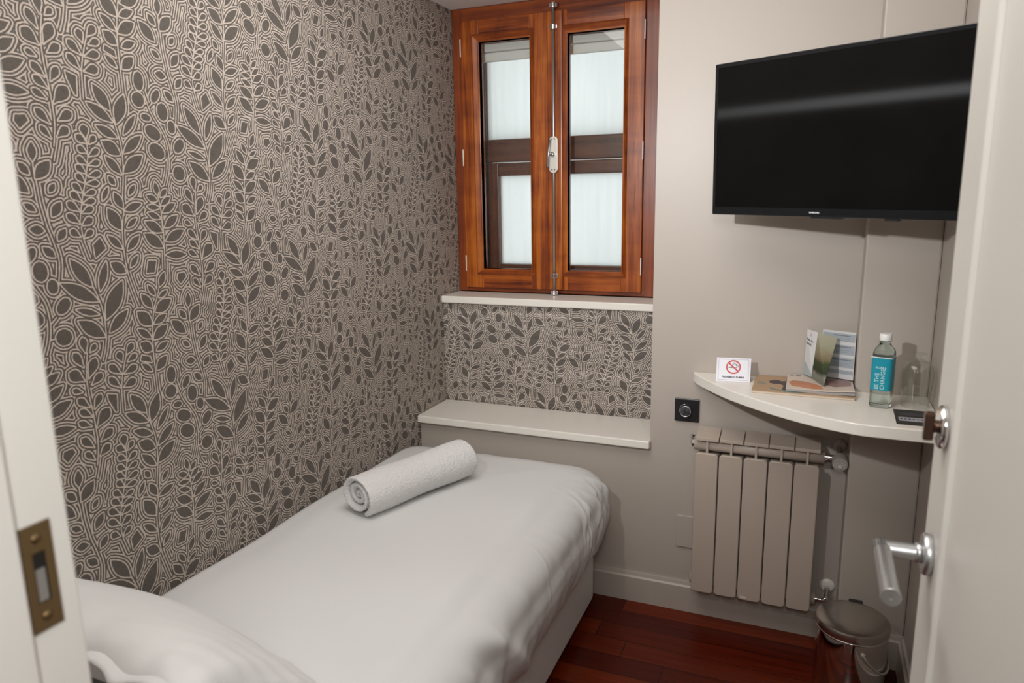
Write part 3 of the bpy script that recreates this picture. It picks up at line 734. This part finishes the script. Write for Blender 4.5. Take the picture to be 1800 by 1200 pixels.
t.set(Roughness=0.12); t.b.inputs['Specular IOR Level'].default_value = 0.10
tg = t.node('ShaderNodeTangent'); tg.direction_type = 'UV_MAP'; tg.uv_map = 'UVMap'
ga = t.node('ShaderNodeBsdfAnisotropic'); ga.inputs['Roughness'].default_value = 0.21; ga.inputs['Anisotropy'].default_value = -0.90
t.link(tg.outputs[0], ga.inputs['Tangent']); mxs = t.node('ShaderNodeMixShader'); mxs.inputs[0].default_value = 0.0022
t.link(t.b.outputs[0], mxs.inputs[1]); t.link(ga.outputs[0], mxs.inputs[2]); t.link(mxs.outputs[0], t.n['Material Output'].inputs['Surface'])
M['screen'] = t.m
b = box(BM(), 0.011, W_ - 0.011, 0.023, H_ - 0.011, 0.0101, 0.0106)
scr = obj('screen', xf(b, TM @ FLIP), M['screen'], tv, local=True, label='dark matt screen panel')
ul = scr.data.uv_layers.new(name='UVMap')
for lp in scr.data.loops:
    c = scr.data.vertices[lp.vertex_index].co; ul.data[lp.index].uv = (c.x / W_, c.z / H_)
b = text_bm('SAMSUNG', 0.0064, bold=0.0001); xf(b, Matrix.Translation((W_ / 2 - 0.027, 0.0115, 0.0102)))
obj('lettering', xf(b, TM @ FLIP), M['whiteplastic'], tv, local=True)
for q in ((W_ / 2 - 0.04, W_ / 2 + 0.045, -0.005, 0.004, -0.02, 0.004), (W_ * .72, W_ * .72 + 0.035, -0.006, 0.004, -0.016, 0.004)):
    obj('lower_vent', xf(box(BM(), *q), TM @ FLIP), M['black'], tv, local=True, bevel=0.002)
br = thing('tv_bracket', 'dark wall bracket arm holding the television in the corner', 'bracket', (1.56, 0, 1.68))
b = box(BM(), 1.53, 1.60, -0.02, -0.0005, 1.60, 1.76); tube(b, [(1.565, -0.02, 1.68), (1.58, -0.20, 1.68), (1.495, -0.325, 1.68)], 0.014, 10)
obj('arm', b, M['black'], br)

# ------------------------------------------------------------------ corner shelf and the things on it
SZ = 0.917
curve = [(1.106, -0.002), (1.112, -0.02), (1.130, -0.055), (1.160, -0.100), (1.200, -0.153), (1.244, -0.206), (1.290, -0.252), (1.326, -0.285), (1.380, -0.330), (1.434, -0.369), (1.486, -0.402), (1.535, -0.426), (1.575, -0.441), (1.620, -0.453), (1.70, -0.456), (RW - 0.001, -0.457)]
pts = [(x, y) for x, y in smooth(curve, 3)] + [(RW - 0.001, -0.1008), (CX - 0.0008, -0.1008), (CX - 0.0008, -0.002)]
tag(obj('corner_shelf', prism(BM(), pts[::-1], SZ - 0.034, SZ), M['white'], bevel=0.003), 'white curved corner shelf fixed above the radiator', 'shelf')

# no smoking card, folded like a tent
t0 = Vector((1.194, -0.110, SZ + 0.0006)); ex = Vector((0.1075, 0.014, 0)); 
card = thing('no_smoking_card', 'small white folded no smoking card at left end of shelf', 'sign', tuple(t0))
eu = Vector((-0.002, 0.034, 0.073)); bk = t0 + Vector((-0.004, 0.070, 0))
b = BM()
A_ = [t0, t0 + ex, t0 + ex + eu, t0 + eu]
def slab(b, P, th):
    nrm = (P[1] - P[0]).cross(P[3] - P[0]).normalized() * th
    f = [b.verts.new(p) for p in P]; g = [b.verts.new(p - nrm) for p in P]; n = len(P)
    b.faces.new(f); b.faces.new(g[::-1])
    for i in range(n): b.faces.new((f[i], g[i], g[(i + 1) % n], f[(i + 1) % n]))
    return b
slab(b, A_, 0.0005)
slab(b, [t0 + eu, t0 + eu + ex, bk + ex, bk], 0.0005)
M['cardpaper'] = plain('card_stock', (0.78, 0.78, 0.84, 1), 0.35)
M['red'] = plain('sign_red', (0.55, 0.07, 0.08, 1), 0.5); M['ink'] = plain('black_ink', (0.02, 0.02, 0.035, 1), 0.5); M['lilac'] = plain('lilac_ink', (0.42, 0.38, 0.48, 1), 0.5)
obj('card', b, M['cardpaper'], card)
CM = frame_M(t0 + ex * 0.5 + eu * 0.5, ex, eu); CW, CH = ex.length, eu.length
def frame2d(w, h, t_, z):
    b = BM()
    for x0, x1, y0, y1 in ((-w, w, h - t_, h), (-w, w, -h, -h + t_), (-w, -w + t_, -h + t_, h - t_), (w - t_, w, -h + t_, h - t_)): box(b, x0, x1, y0, y1, z, z + 0.0002)
    return b
obj('border', xf(frame2d(CW / 2 - 0.006, CH / 2 - 0.005, 0.0012, 0.0001), CM), M['lilac'], card)
cxy = (-0.0005, 0.009)
b = BM(); n = 40
ro_, ri_ = 0.0235, 0.0188
def annulus(b, cx, cy, ro, ri, z, th, n=40, a0=0, a1=2 * PI):
    full = abs(a1 - a0 - 2 * PI) < 1e-6; m = n if full else n + 1
    R = []
    for zz in (z, z + th):
        R.append([[b.verts.new((cx + r * math.cos(a0 + (a1 - a0) * k / n), cy + r * math.sin(a0 + (a1 - a0) * k / n), zz)) for k in range(m)] for r in (ro, ri)])
    for k in range(n):
        q = (k + 1) % m
        b.faces.new((R[1][0][k], R[1][0][q], R[1][1][q], R[1][1][k])); b.faces.new((R[0][0][q], R[0][0][k], R[0][1][k], R[0][1][q]))
        b.faces.new((R[0][0][k], R[0][0][q], R[1][0][q], R[1][0][k])); b.faces.new((R[0][1][q], R[0][1][k], R[1][1][k], R[1][1][q]))
annulus(b, *cxy, ro_, ri_, 0.0001, 0.0003)
bb = box(BM(), -0.020, 0.020, -0.0024, 0.0024, 0.0003, 0.0005); xf(bb, Matrix.Translation((cxy[0], cxy[1], 0)) @ Matrix.Rotation(math.radians(-42), 4, 'Z'))
tm = bpy.data.meshes.new('tmp'); bb.to_mesh(tm); b.from_mesh(tm); bpy.data.meshes.remove(tm); bb.free()
obj('prohibition_ring', xf(b, CM), M['red'], card)
b = BM(); box(b, -0.0160, 0.0020, 0.0065, 0.0095, 0.0001, 0.00025); box(b, 0.0065, 0.0115, 0.0065, 0.0085, 0.0001, 0.00025)
annulus(b, 0.0035, 0.0150, 0.0060, 0.0045, 0.0001, 0.00015, 16, -0.6, 2.6); annulus(b, 0.0065, 0.011, 0.0085, 0.0070, 0.0001, 0.00015, 14, -0.3, 1.4)
annulus(b, 0.0005, 0.0205, 0.0042, 0.0030, 0.0001, 0.00015, 14, 0.6, 4.4)
obj('cigarette_symbol', xf(b, CM), M['ink'], card)
b = text_bm('PROHIBIDO FUMAR', 0.0085, bold=0.0003); xf(b, Matrix.Translation((0.0, -0.0255, 0.0002)) @ Matrix.Diagonal((0.93, 1, 1, 1)))
obj('lettering', xf(b, CM), M['ink'], card)

# brochures lying on the shelf
M['kraft'] = plain('kraft_cover', (0.42, 0.28, 0.17, 1), 0.6, var=0.12)
M['pages'] = plain('page_edges', (0.62, 0.52, 0.42, 1), 0.8)
M['greypages'] = plain('grey_page_edges', (0.36, 0.35, 0.35, 1), 0.8)
M['mauve'] = plain('mauve_print', (0.06, 0.042, 0.048, 1), 0.55); M['teal'] = plain('teal_print', (0.16, 0.22, 0.20, 1), 0.6)
M['coverwhite'] = plain('white_cover', (0.62, 0.52, 0.44, 1), 0.4); M['orange'] = plain('orange_print', (0.50, 0.20, 0.10, 1), 0.45, var=0.3); M['pink'] = plain('pink_print', (0.30, 0.17, 0.16, 1), 0.4, var=0.3)
mg = thing('magazine', 'kraft brown magazine lying lowest on the shelf', 'magazine', (1.46, -0.11, SZ), 0, 'magazines on the shelf')
obj('pages', box(BM(), 1.3165, 1.607, -0.2195, -0.007, SZ + 0.0005, SZ + 0.0075), M['pages'], mg, bevel=0.001)
obj('cover', box(BM(), 1.315, 1.609, -0.221, -0.006, SZ + 0.0075, SZ + 0.0083), M['kraft'], mg)
def flat(pts, z, th=0.0003): return prism(BM(), pts, z, z + th)
zc = SZ + 0.0083
obj('cover_print', flat([(1.360, -0.085), (1.372, -0.070), (1.388, -0.066), (1.398, -0.078), (1.412, -0.072), (1.412, -0.045), (1.420, -0.030), (1.432, -0.036), (1.440, -0.070), (1.455, -0.08), (1.462, -0.19), (1.420, -0.205), (1.402, -0.185), (1.406, -0.135), (1.396, -0.115), (1.376, -0.118), (1.362, -0.108)][::-1], zc), M['mauve'], mg)
obj('cover_print', flat([(1.365, -0.165), (1.385, -0.182), (1.42, -0.20), (1.46, -0.205), (1.46, -0.212), (1.41, -0.211), (1.37, -0.19)], zc), M['teal'], mg)
b = BM()
for i in range(2): box(b, 1.328, 1.352, -0.110 - 0.016 * i, -0.102 - 0.016 * i, zc, zc + 0.0003)
obj('cover_print', b, M['teal'], mg)
zc += 0.0004
m2 = thing('magazine', 'white magazine with orange picture lying on the kraft magazine', 'magazine', (1.51, -0.1, zc), 0, 'magazines on the shelf')
b = BM(); g = []
def mag_surface(zb, y0, lift):
    rows = []
    for i in range(13):
        v = i / 12; y = -0.008 + (y0 + 0.008) * v
        rows.append([(1.414 + 0.193 * k / 16, y, zb + lift * (k / 16) ** 3 * v * v + 0.001 * math.sin(k * 0.5) * v) for k in range(17)])
    return rows
def leafpile(zb, th, y0, lift):
    b = BM(); T = mag_surface(zb + th, y0, lift); B_ = mag_surface(zb, y0, lift * 0.7)
    V1 = grid_surface(b, T); V2 = grid_surface(b, B_)
    for i in range(12):
        for k in (0, 16): b.faces.new((V1[i][k], V1[i + 1][k], V2[i + 1][k], V2[i][k]))
    for k in range(16):
        for i in (0, 12): b.faces.new((V1[i][k], V1[i][k + 1], V2[i][k + 1], V2[i][k]))
    return b
obj('pages', leafpile(zc + 0.0002, 0.0065, -0.203, 0.001), M['greypages'], m2)
obj('cover', leafpile(zc + 0.0071, 0.0028, -0.200, 0.0065), M['coverwhite'], m2)
zt = zc + 0.0104
obj('cover_print', flat([(1.420, -0.120), (1.432, -0.098), (1.46, -0.100), (1.49, -0.118), (1.515, -0.150), (1.520, -0.180), (1.49, -0.188), (1.455, -0.182), (1.43, -0.168)][::-1], zt, 0.0004), M['orange'], m2)
obj('cover_print', flat([(1.53, -0.05), (1.60, -0.05), (1.60, -0.13), (1.55, -0.145), (1.53, -0.12)][::-1], zt + 0.0025, 0.0004), M['pink'], m2)
b = BM(); box(b, 1.420, 1.433, -0.030, -0.018, zt, zt + 0.0003); box(b, 1.440, 1.455, -0.034, -0.022, zt, zt + 0.0003)
obj('cover_print', b, M['teal'], m2)

# leaning leaflets
zl = SZ + 0.0235
M['leafwhite'] = plain('leaflet_white', (0.60, 0.60, 0.60, 1), 0.3); M['leafblue'] = plain('leaflet_blue', (0.36, 0.41, 0.44, 1), 0.35); M['bandgrey'] = plain('leaflet_grey', (0.33, 0.37, 0.40, 1), 0.35); M['greyink'] = plain('grey_ink', (0.14, 0.16, 0.19, 1), 0.5)
t = NT('landscape_photo'); sp_ = t.node('ShaderNodeSeparateXYZ'); t.link(t.coords('Generated'), sp_.inputs[0])
nz = t.math('ADD', sp_.outputs[2], t.math('MULTIPLY', t.math('SUBTRACT', t.noise(t.coords('Object', (1, 1, 1)), 45.0, 4), 0.5), 0.12))
t.link(t.ramp(nz, [(0.0, (0.17, 0.18, 0.15, 1)), (0.13, (0.20, 0.21, 0.17, 1)), (0.2, (0.025, 0.035, 0.016, 1)), (0.40, (0.045, 0.060, 0.022, 1)), (0.47, (0.16, 0.13, 0.07, 1)), (0.60, (0.24, 0.21, 0.13, 1)), (0.75, (0.30, 0.29, 0.20, 1)), (1.0, (0.36, 0.35, 0.27, 1))]), t.b.inputs['Base Color'])
t.set(Roughness=0.6); t.b.inputs['Specular IOR Level'].default_value = 0.2; M['photo'] = t.m
inf = thing('information_sheet', 'grey banded information sheet leaning against the wall behind the leaflet', 'leaflet', (1.56, -0.04, zl))
P0 = Vector((1.512, -0.022, zl)); P1 = Vector((1.608, -0.060, zl)); U = Vector((0.0, 0.018, 0.150))
ih = U.copy()
b = slab(BM(), [P0, P1, P1 + U, P0 + U], 0.0006); obj('sheet', b, M['leafwhite'], inf)
IMt = frame_M(P0, P1 - P0, U); iw, ihh = (P1 - P0).length, U.length
b = BM()
for z0, z1 in ((0.037, 0.068), (0.078, 0.108), (0.119, 0.144), (0.016, 0.028)): box(b, 0.002, iw - 0.002, z0, z1, 0.0002, 0.0005)
obj('printed_bands', xf(b, IMt), M['bandgrey'], inf)
b = BM()
for z in (0.138, 0.102, 0.061): 
    x = 0.036
    for k in range(7): wd = 0.004 + 0.004 * hsh(k + z * 100); box(b, x, min(x + wd, iw - 0.01), z - 0.0016, z + 0.0016, 0.0006, 0.0008); x += wd + 0.0012
    for r_ in range(2):
        box(b, 0.040, iw - 0.018 - 0.006 * r_, z - 0.0105 - 0.006 * r_, z - 0.0098 - 0.006 * r_, 0.0006, 0.0008)
obj('printed_text', xf(b, IMt), M['greyink'], inf)
lf = thing('leaflet', 'folded landscape leaflet standing open on the magazines', 'leaflet', (1.49, -0.06, zl))
La, Lb, Lc = Vector((1.4615, -0.010, zl)), Vector((1.4865, -0.052, zl)), Vector((1.5215, -0.155, zl))
Ta, Tb, Tc = Vector((1.4655, -0.008, 1.089)), Vector((1.497, -0.036, 1.085)), Vector((1.554, -0.052, 1.073))
b = slab(BM(), [La, Lb, Tb, Ta], 0.0005); obj('front_panel', b, M['leafwhite'], lf)
Ha, Hb = La.lerp(Ta, 0.27), Lb.lerp(Tb, 0.27)
off = (Lb - La).cross(Ta - La).normalized() * 0.0004
b = slab(BM(), [La + off, Lb + off, Hb + off, Ha + off], 0.0003); obj('front_panel_tint', b, M['leafblue'], lf)
b = slab(BM(), [Lb, Lc, Tc, Tb], 0.0005); obj('photo_panel', b, M['photo'], lf, label='panel with a landscape photograph')
LM = frame_M(La.lerp(Ta, 0.72) + off, Lb - La, (Ta - La)); RM = frame_M(Lb.lerp(Tb, 0.72), Lc - Lb, Tb - Lb)
offr = (Lc - Lb).cross(Tb - Lb).normalized() * 0.0004
b = text_bm('Guía de', 0.0105, 'LEFT', 0.0001); xf(b, Matrix.Translation((0.003, 0.012, 0.0001)) @ Matrix.Rotation(-0.15, 4, 'Z')); obj('lettering', xf(b, LM), M['greyink'], lf)
b = text_bm('Instala', 0.0105, 'LEFT', 0.0001); xf(b, Matrix.Translation((0.003, -0.001, 0.0001)) @ Matrix.Rotation(-0.15, 4, 'Z')); obj('lettering', xf(b, LM), M['greyink'], lf)
RM = frame_M(Lb.lerp(Tb, 0.72) + offr, (Lc - Lb).lerp(Tc - Tb, 0.72), Tb - Lb)
b = text_bm('los Pirineos', 0.0105, 'LEFT', 0.0001); xf(b, Matrix.Translation((0.003, 0.006, 0.0001)) @ Matrix.Rotation(-0.15, 4, 'Z')); obj('lettering', xf(b, RM), M['greyink'], lf)
b = text_bm('ciones', 0.0105, 'LEFT', 0.0001); xf(b, Matrix.Translation((0.003, -0.007, 0.0001)) @ Matrix.Rotation(-0.15, 4, 'Z')); obj('lettering', xf(b, RM), M['greyink'], lf)
b = BM(); tube(b, [(0.024, 0.022, 0.0003), (0.0245, 0.034, 0.0003)], 0.0006, 6); obj('emblem', xf(b, LM), M['red'], lf)

# water bottle
wb = thing('water_bottle', 'square plastic water bottle with turquoise sleeve on the shelf', 'bottle', (1.672, -0.250, SZ), math.radians(-17))
M['pet'] = glassy('clear_plastic', (0.80, 0.93, 0.91, 1), 1.25, 0.02)
M['water'] = glassy('water', (0.93, 0.98, 0.97, 1), 1.33)
M['label'] = plain('turquoise_sleeve', (0.008, 0.27, 0.36, 1), 0.3)
M['labeltext'] = plain('pale_print', (0.42, 0.66, 0.70, 1), 0.5)
def sq_loft(prof, n=6):
    b = BM(); rows = []
    for h, r, rad in prof: rows.append([(x, y, h) for x, y in rrect(-r, r, -r, r, min(rad, r * 0.999), n)])
    V = grid_surface(b, rows, True); b.faces.new(V[0][::-1]); b.faces.new(V[-1]); return b
obj('body', sq_loft([(0.001, 0.0225, 0.010), (0.004, 0.0262, 0.011), (0.050, 0.0268, 0.011), (0.150, 0.0268, 0.011), (0.160, 0.0265, 0.013), (0.170, 0.0240, 0.017), (0.178, 0.0185, 0.0183), (0.183, 0.0150, 0.0149), (0.188, 0.0138, 0.0137), (0.196, 0.0138, 0.0137)]), M['pet'], wb, local=True, smooth=True)
obj('sleeve', sq_loft([(0.052, 0.0274, 0.0112), (0.146, 0.0274, 0.0112)]), M['label'], wb, local=True, smooth=False)
sharp(bpy.data.objects['sleeve'], 50); sharp(bpy.data.objects['body'], 50)
b = box(BM(), -0.0276, 0.0276, -0.0278, -0.0274, 0.1462, 0.1485); obj('sleeve_rim', b, M['paper'], wb, local=True)
obj('cap', lathe(BM(), [(.0155, .1935), (.0160, .195), (.0160, .2105), (.0148, .2125)], seg=36), M['whiteplastic'], wb, local=True, smooth=True); sharp(bpy.data.objects['cap'], 40)
obj('neck_ring', lathe(BM(), [(.0142, .1885), (.0165, .1895), (.0165, .191), (.0142, .192)], seg=32), M['pet'], wb, local=True, smooth=True)
FM = frame_M((0, -0.0276, 0), (1, 0, 0), (0, 0, 1))
b = text_bm('AUARA', 0.0085, bold=0.0002); xf(b, Matrix.Translation((0.000, 0.118, 0.0001))); obj('lettering', xf(b, FM), M['labeltext'], wb, local=True)
for s_, x in (('BE THE', -0.0085), ('CHANGE', 0.0065)):
    b = text_bm(s_, 0.0155, 'LEFT', bold=0.0002, spacing=1.05); xf(b, Matrix.Translation((x, 0.055, 0.0001)) @ Matrix.Rotation(PI / 2, 4, 'Z') @ Matrix.Diagonal((0.92, 1, 1, 1)))
    obj('lettering', xf(b, FM), M['labeltext'], wb, local=True)

# glass upside down
gl = thing('drinking_glass', 'clear stemmed glass standing upside down beside the turquoise bottle', 'glass', (1.762, -0.225, SZ))
t = NT('thin_glass'); t.n.remove(t.b)
tr = t.node('ShaderNodeBsdfTransparent'); tr.inputs[0].default_value = (0.955, 0.96, 0.95, 1)
gls = t.node('ShaderNodeBsdfGlossy'); gls.inputs['Roughness'].default_value = 0.03
lw = t.node('ShaderNodeLayerWeight'); lw.inputs[0].default_value = 0.35
fac = t.math('ADD', t.math('MULTIPLY', t.math('POWER', lw.outputs['Facing'], 2.2), 0.5), 0.04)
mxs = t.node('ShaderNodeMixShader'); t.link(fac, mxs.inputs[0]); t.link(tr.outputs[0], mxs.inputs[1]); t.link(gls.outputs[0], mxs.inputs[2]); t.link(mxs.outputs[0], t.n['Material Output'].inputs['Surface'])
M['crystal'] = t.m
prof_o = [(.0355, .0006), (.0362, .002), (.0378, .03), (.0410, .065), (.0428, .088), (.0420, .105), (.0370, .122), (.0270, .133), (.0120, .139), (.0065, .143), (.0065, .150), (.0140, .153), (.0205, .1550), (.0205, .1565), (.0001, .1565)]
prof_i = [(.0001, .1340), (.0250, .1300), (.0355, .1205), (.0406, .1045), (.0413, .088), (.0396, .065), (.0364, .03), (.0348, .002), (.0350, .0006)]
obj('bowl', lathe(BM(), prof_o + prof_i[::1] if False else prof_i + prof_o, (1.762, -0.225, SZ), seg=48, caps=False), M['crystal'], gl, smooth=True)
bc = thing('notice_card', 'flat black card with pale printed strip at front right of the shelf', 'card', (1.74, -0.345, SZ))
obj('card', prism(BM(), [(1.699, -0.420), (1.806, -0.420), (1.806, -0.272), (1.703, -0.276)], SZ + 0.0004, SZ + 0.0016), M['black'], bc)
M['silver'] = plain('silver_print', (0.34, 0.34, 0.38, 1), 0.5, var=0.15)
obj('printed_strip', prism(BM(), [(1.708, -0.388), (1.803, -0.388), (1.803, -0.350), (1.709, -0.352)], SZ + 0.0016, SZ + 0.0019), M['silver'], bc)
b = BM()
for k in range(9): x = 1.712 + k * 0.010; box(b, x, x + 0.006, -0.374 + 0.003 * hsh(k), -0.366 + 0.003 * hsh(k + 9), SZ + 0.0019, SZ + 0.0021)
obj('text_marks', b, M['ink'], bc)
for k in range(2): obj('text_line', box(BM(), 1.715, 1.80, -0.310 - 0.018 * k, -0.308 - 0.018 * k, SZ + 0.0016, SZ + 0.0018), M['greyink'], bc)

# ------------------------------------------------------------------ radiator
ra = thing('radiator', 'taupe painted five panel radiator on the wall under the corner shelf', 'radiator', (1.335, -0.05, 0.14))
VF = lambda y: Matrix(((1, 0, 0, 0), (0, 0, -1, y), (0, 1, 0, 0), (0, 0, 0, 1)))
for i in range(5):
    x0 = 1.135 + i * 0.0795; x1 = x0 + 0.0755; xm = (x0 + x1) / 2
    b = xf(prism(BM(), rrect(x0, x1, 0.138, 0.657, 0.013, 5), 0, 0.012), VF(-0.088))
    se = obj('panel', b, M['radiator'], ra, bevel=0.003, seg=2)
    b = box(BM(), xm - 0.0035, xm + 0.0035, -0.092, -0.03, 0.15, 0.702)
    obj('web', b, M['radiator'], se)
    b = BM()
    xa, xb = x0 - 0.0002, x1 + 0.0002
    F = [(-0.097, 0.700), (-0.097, 0.711), (-0.022, 0.729), (-0.022, 0.722), (-0.085, 0.700)]
    e0 = [b.verts.new((xa, y, z)) for y, z in F]; e1 = [b.verts.new((xb, y, z)) for y, z in F]
    for k in range(5): b.faces.new((e0[k], e0[(k + 1) % 5], e1[(k + 1) % 5], e1[k]))
    b.faces.new(e0); b.faces.new(e1[::-1])
    obj('top_fin', b, M['radiator'], se, bevel=0.001)
    b = box(BM(), x0 + 0.004, x1 - 0.004, -0.058, -0.050, 0.16, 0.645); box(b, x0 + 0.002, x1 - 0.002, -0.028, -0.022, 0.15, 0.68)
    obj('rear_fin', b, M['radiator'], se)
    if i == 2: obj('paint_chip', xf(prism(BM(), [(1.303, 0.146), (1.306, 0.157), (1.309, 0.150), (1.314, 0.153), (1.318, 0.149), (1.323, 0.151), (1.325, 0.147), (1.314, 0.146)][::-1], 0, 0.0003), VF(-0.1)), M['white'], se)
for z in (0.677, 0.172):
    b = BM(); lathe(b, [(.021, 0), (.021, 0.414)], (1.128, -0.062, z), (1, 0, 0), 24)
    obj('header_tube', b, M['radiator'], ra, smooth=True); sharp(ra.children[-1], 40)
b = BM(); lathe(b, [(.013, 0), (.013, .010), (.009, .013)], (1.128, -0.062, 0.680), (-1, 0, 0), 6); lathe(b, [(.006, 0), (.006, .012), (.008, .013), (.008, .018)], (1.119, -0.062, 0.690), (0, 0, 1), 12)
obj('air_vent', b, M['chrome'], ra)
b = BM(); lathe(b, [(.013, 0), (.013, .008), (.009, .009), (.009, .030), (.012, .031), (.012, .040)], (1.542, -0.062, 0.680), (1, 0, 0), 12)
tube(b, [(1.585, -0.062, 0.682), (1.587, -0.03, 0.692), (1.587, -0.001, 0.700)], 0.009, 12)
va = obj('valve', b, M['chrome'], ra)
sharp(va, 40)
obj('escutcheon', lathe(BM(), [(.024, 0), (.023, .004), (.015, .008)], (1.587, -0.0005, 0.702), (0, -1, 0), 28), M['radiator'], va, smooth=True)
kn = obj('valve_knob', lathe(BM(), [(.018, 0), (.0235, .004), (.0240, .038), (.0225, .042), (.0205, .0425)], (1.587, -0.068, 0.680), (0, -1, -0.12), 36), M['greyplastic'], va, smooth=True); sharp(kn, 40)
b = BM(); kc = Vector((1.587, -0.068, 0.680)); ka = Vector((0, -1, -0.12)).normalized()
kx = Vector((1, 0, 0)); ky = kx.cross(ka) * -1
kf = kc + ka * 0.0425
for k in range(15):
    a = math.radians(-30 + 240 * k / 14)
    dr = kx * math.cos(a) + ky * math.sin(a)
    c0 = kf - ky * 0.007
    r1 = 0.0095; p1 = c0 + dr * r1
    # run out to the rim
    L = 0.001
    while (p1 + dr * L - kf).length < 0.0195: L += 0.001
    tube(b, [p1, p1 + dr * L], 0.0008, 6)
lathe(b, [(.0070, 0), (.0065, .0015), (.0001, .002)], kf - ky * 0.007, tuple(ka), 20)
M['ribgrey'] = plain('rib_grey', (0.60, 0.57, 0.53, 1), 0.45)
obj('knob_ribs', b, M['ribgrey'], kn)
b = BM(); lathe(b, [(.012, 0), (.012, .008), (.008, .009), (.008, .024), (.011, .025), (.011, .034)], (1.542, -0.062, 0.172), (1, 0, 0), 12)
tube(b, [(1.577, -0.062, 0.174), (1.581, -0.03, 0.185), (1.581, -0.001, 0.192)], 0.009, 12)
lathe(b, [(.012, 0), (.012, .012), (.009, .014)], (1.574, -0.066, 0.176), (0.2, -1, 0.1), 8)
lo = obj('lockshield_valve', b, M['chrome'], ra); sharp(lo, 40)
obj('escutcheon', lathe(BM(), [(.026, 0), (.025, .004), (.015, .008)], (1.581, -0.0005, 0.196), (0, -1, 0), 28), M['white'], lo, smooth=True)
for x in (1.18, 1.46): obj('wall_bracket', box(BM(), x, x + 0.02, -0.0215, -0.0005, 0.60, 0.66), M['radiator'], ra)

# ------------------------------------------------------------------ thermostat, blank cover plate
th = thing('thermostat', 'square black thermostat with round dial on the wall left of the shelf', 'thermostat', (1.088, 0, 0.776))
obj('faceplate', xf(prism(BM(), rrect(1.0455, 1.1305, 0.735, 0.818, 0.003, 3), 0, 0.009), VF(-0.0005)), M['black'], th, bevel=0.002)
t = NT('dial_plastic'); t.link(t.ramp(t.noise(t.coords(), 60, 2), [(0.3, (0.02, 0.02, 0.022, 1)), (0.7, (0.10, 0.10, 0.11, 1))]), t.b.inputs['Base Color']); t.set(Roughness=0.1)
M['dial'] = t.m
dl = obj('dial', lathe(BM(), [(.0185, .008), (.0185, .024), (.016, .0245), (.0001, .0245)], (1.0855, 0, 0.776), (0, -1, 0), 40, caps=False), M['dial'], th, smooth=True); sharp(dl, 40)
b = BM(); tube(b, [(1.0855 + 0.0185 * math.cos(2 * PI * k / 36), -0.0245, 0.776 + 0.0185 * math.sin(2 * PI * k / 36)) for k in range(36)], 0.0011, 8, True)
tube(b, [(1.0855 + 0.0225 * math.cos(math.radians(100 + k * 5)), -0.0095, 0.776 + 0.0225 * math.sin(math.radians(100 + k * 5))) for k in range(22)], 0.0012, 6)
obj('dial_ring', b, M['steel'], dl)
tag(obj('cover_plate', xf(prism(BM(), rrect(1.0625, 1.150, 0.252, 0.376, 0.004, 3), 0, 0.006), VF(-0.0005)), M['wall'], bevel=0.002), 'blank painted cover plate on wall left of the radiator', 'cover plate')

# ------------------------------------------------------------------ pedal bin
bn = thing('waste_bin', 'round shiny steel lidded bin on the floor below the radiator valve', 'bin', (1.642, -0.325, 0))
BC = (1.642, -0.325, 0)
obj('body', lathe(BM(), [(.096, .002), (.098, .006), (.098, .246), (.096, .250)], BC, seg=64), M['binsteel'], bn, smooth=True); sharp(bn.children[-1], 40)
obj('foot_ring', lathe(BM(), [(.099, .0005), (.100, .003), (.100, .014), (.0985, .016)], BC, seg=64), M['black'], bn, smooth=True)
obj('rim', lathe(BM(), [(.0985, .245), (.1010, .247), (.1010, .2515), (.0985, .2525)], BC, seg=64), M['chrome'], bn, smooth=True)
ld = obj('lid', lathe(BM(), [(.0985, .2535), (.1015, .2540), (.1015, .272), (.0995, .2765), (.0960, .2785), (.05, .2805), (.0001, .2815)], BC, seg=64, caps=False), M['lidsteel'], bn, smooth=True); sharp(ld, 30)
obj('hinge', box(BM(), 1.635, 1.675, -0.232, -0.213, 0.235, 0.279), M['black'], bn, bevel=0.003)
b = BM(); P_ = []
for k in range(25):
    u = k / 24; a = math.radians(-75 + 105 * u); rr = 0.104
    P_.append((BC[0] + rr * math.cos(a), BC[1] + rr * math.sin(a), 0.222 - 0.075 * math.sin(PI * u) ** 0.8))
tube(b, P_, 0.0035, 10)
obj('handle', b, M['greyplastic'], bn, smooth=True)
for q in (P_[0], P_[-1]):
    a = math.atan2(q[1] - BC[1], q[0] - BC[0])
    obj('handle_pivot', lathe(BM(), [(.007, 0), (.007, .008), (.005, .010)], (BC[0] + .097 * math.cos(a), BC[1] + .097 * math.sin(a), q[2]), (math.cos(a), math.sin(a), 0), 14), M['greyplastic'], bn, smooth=True)
b = box(BM(), 1.622, 1.662, -0.452, -0.415, 0.006, 0.014)
obj('pedal', b, M['black'], bn, bevel=0.003)
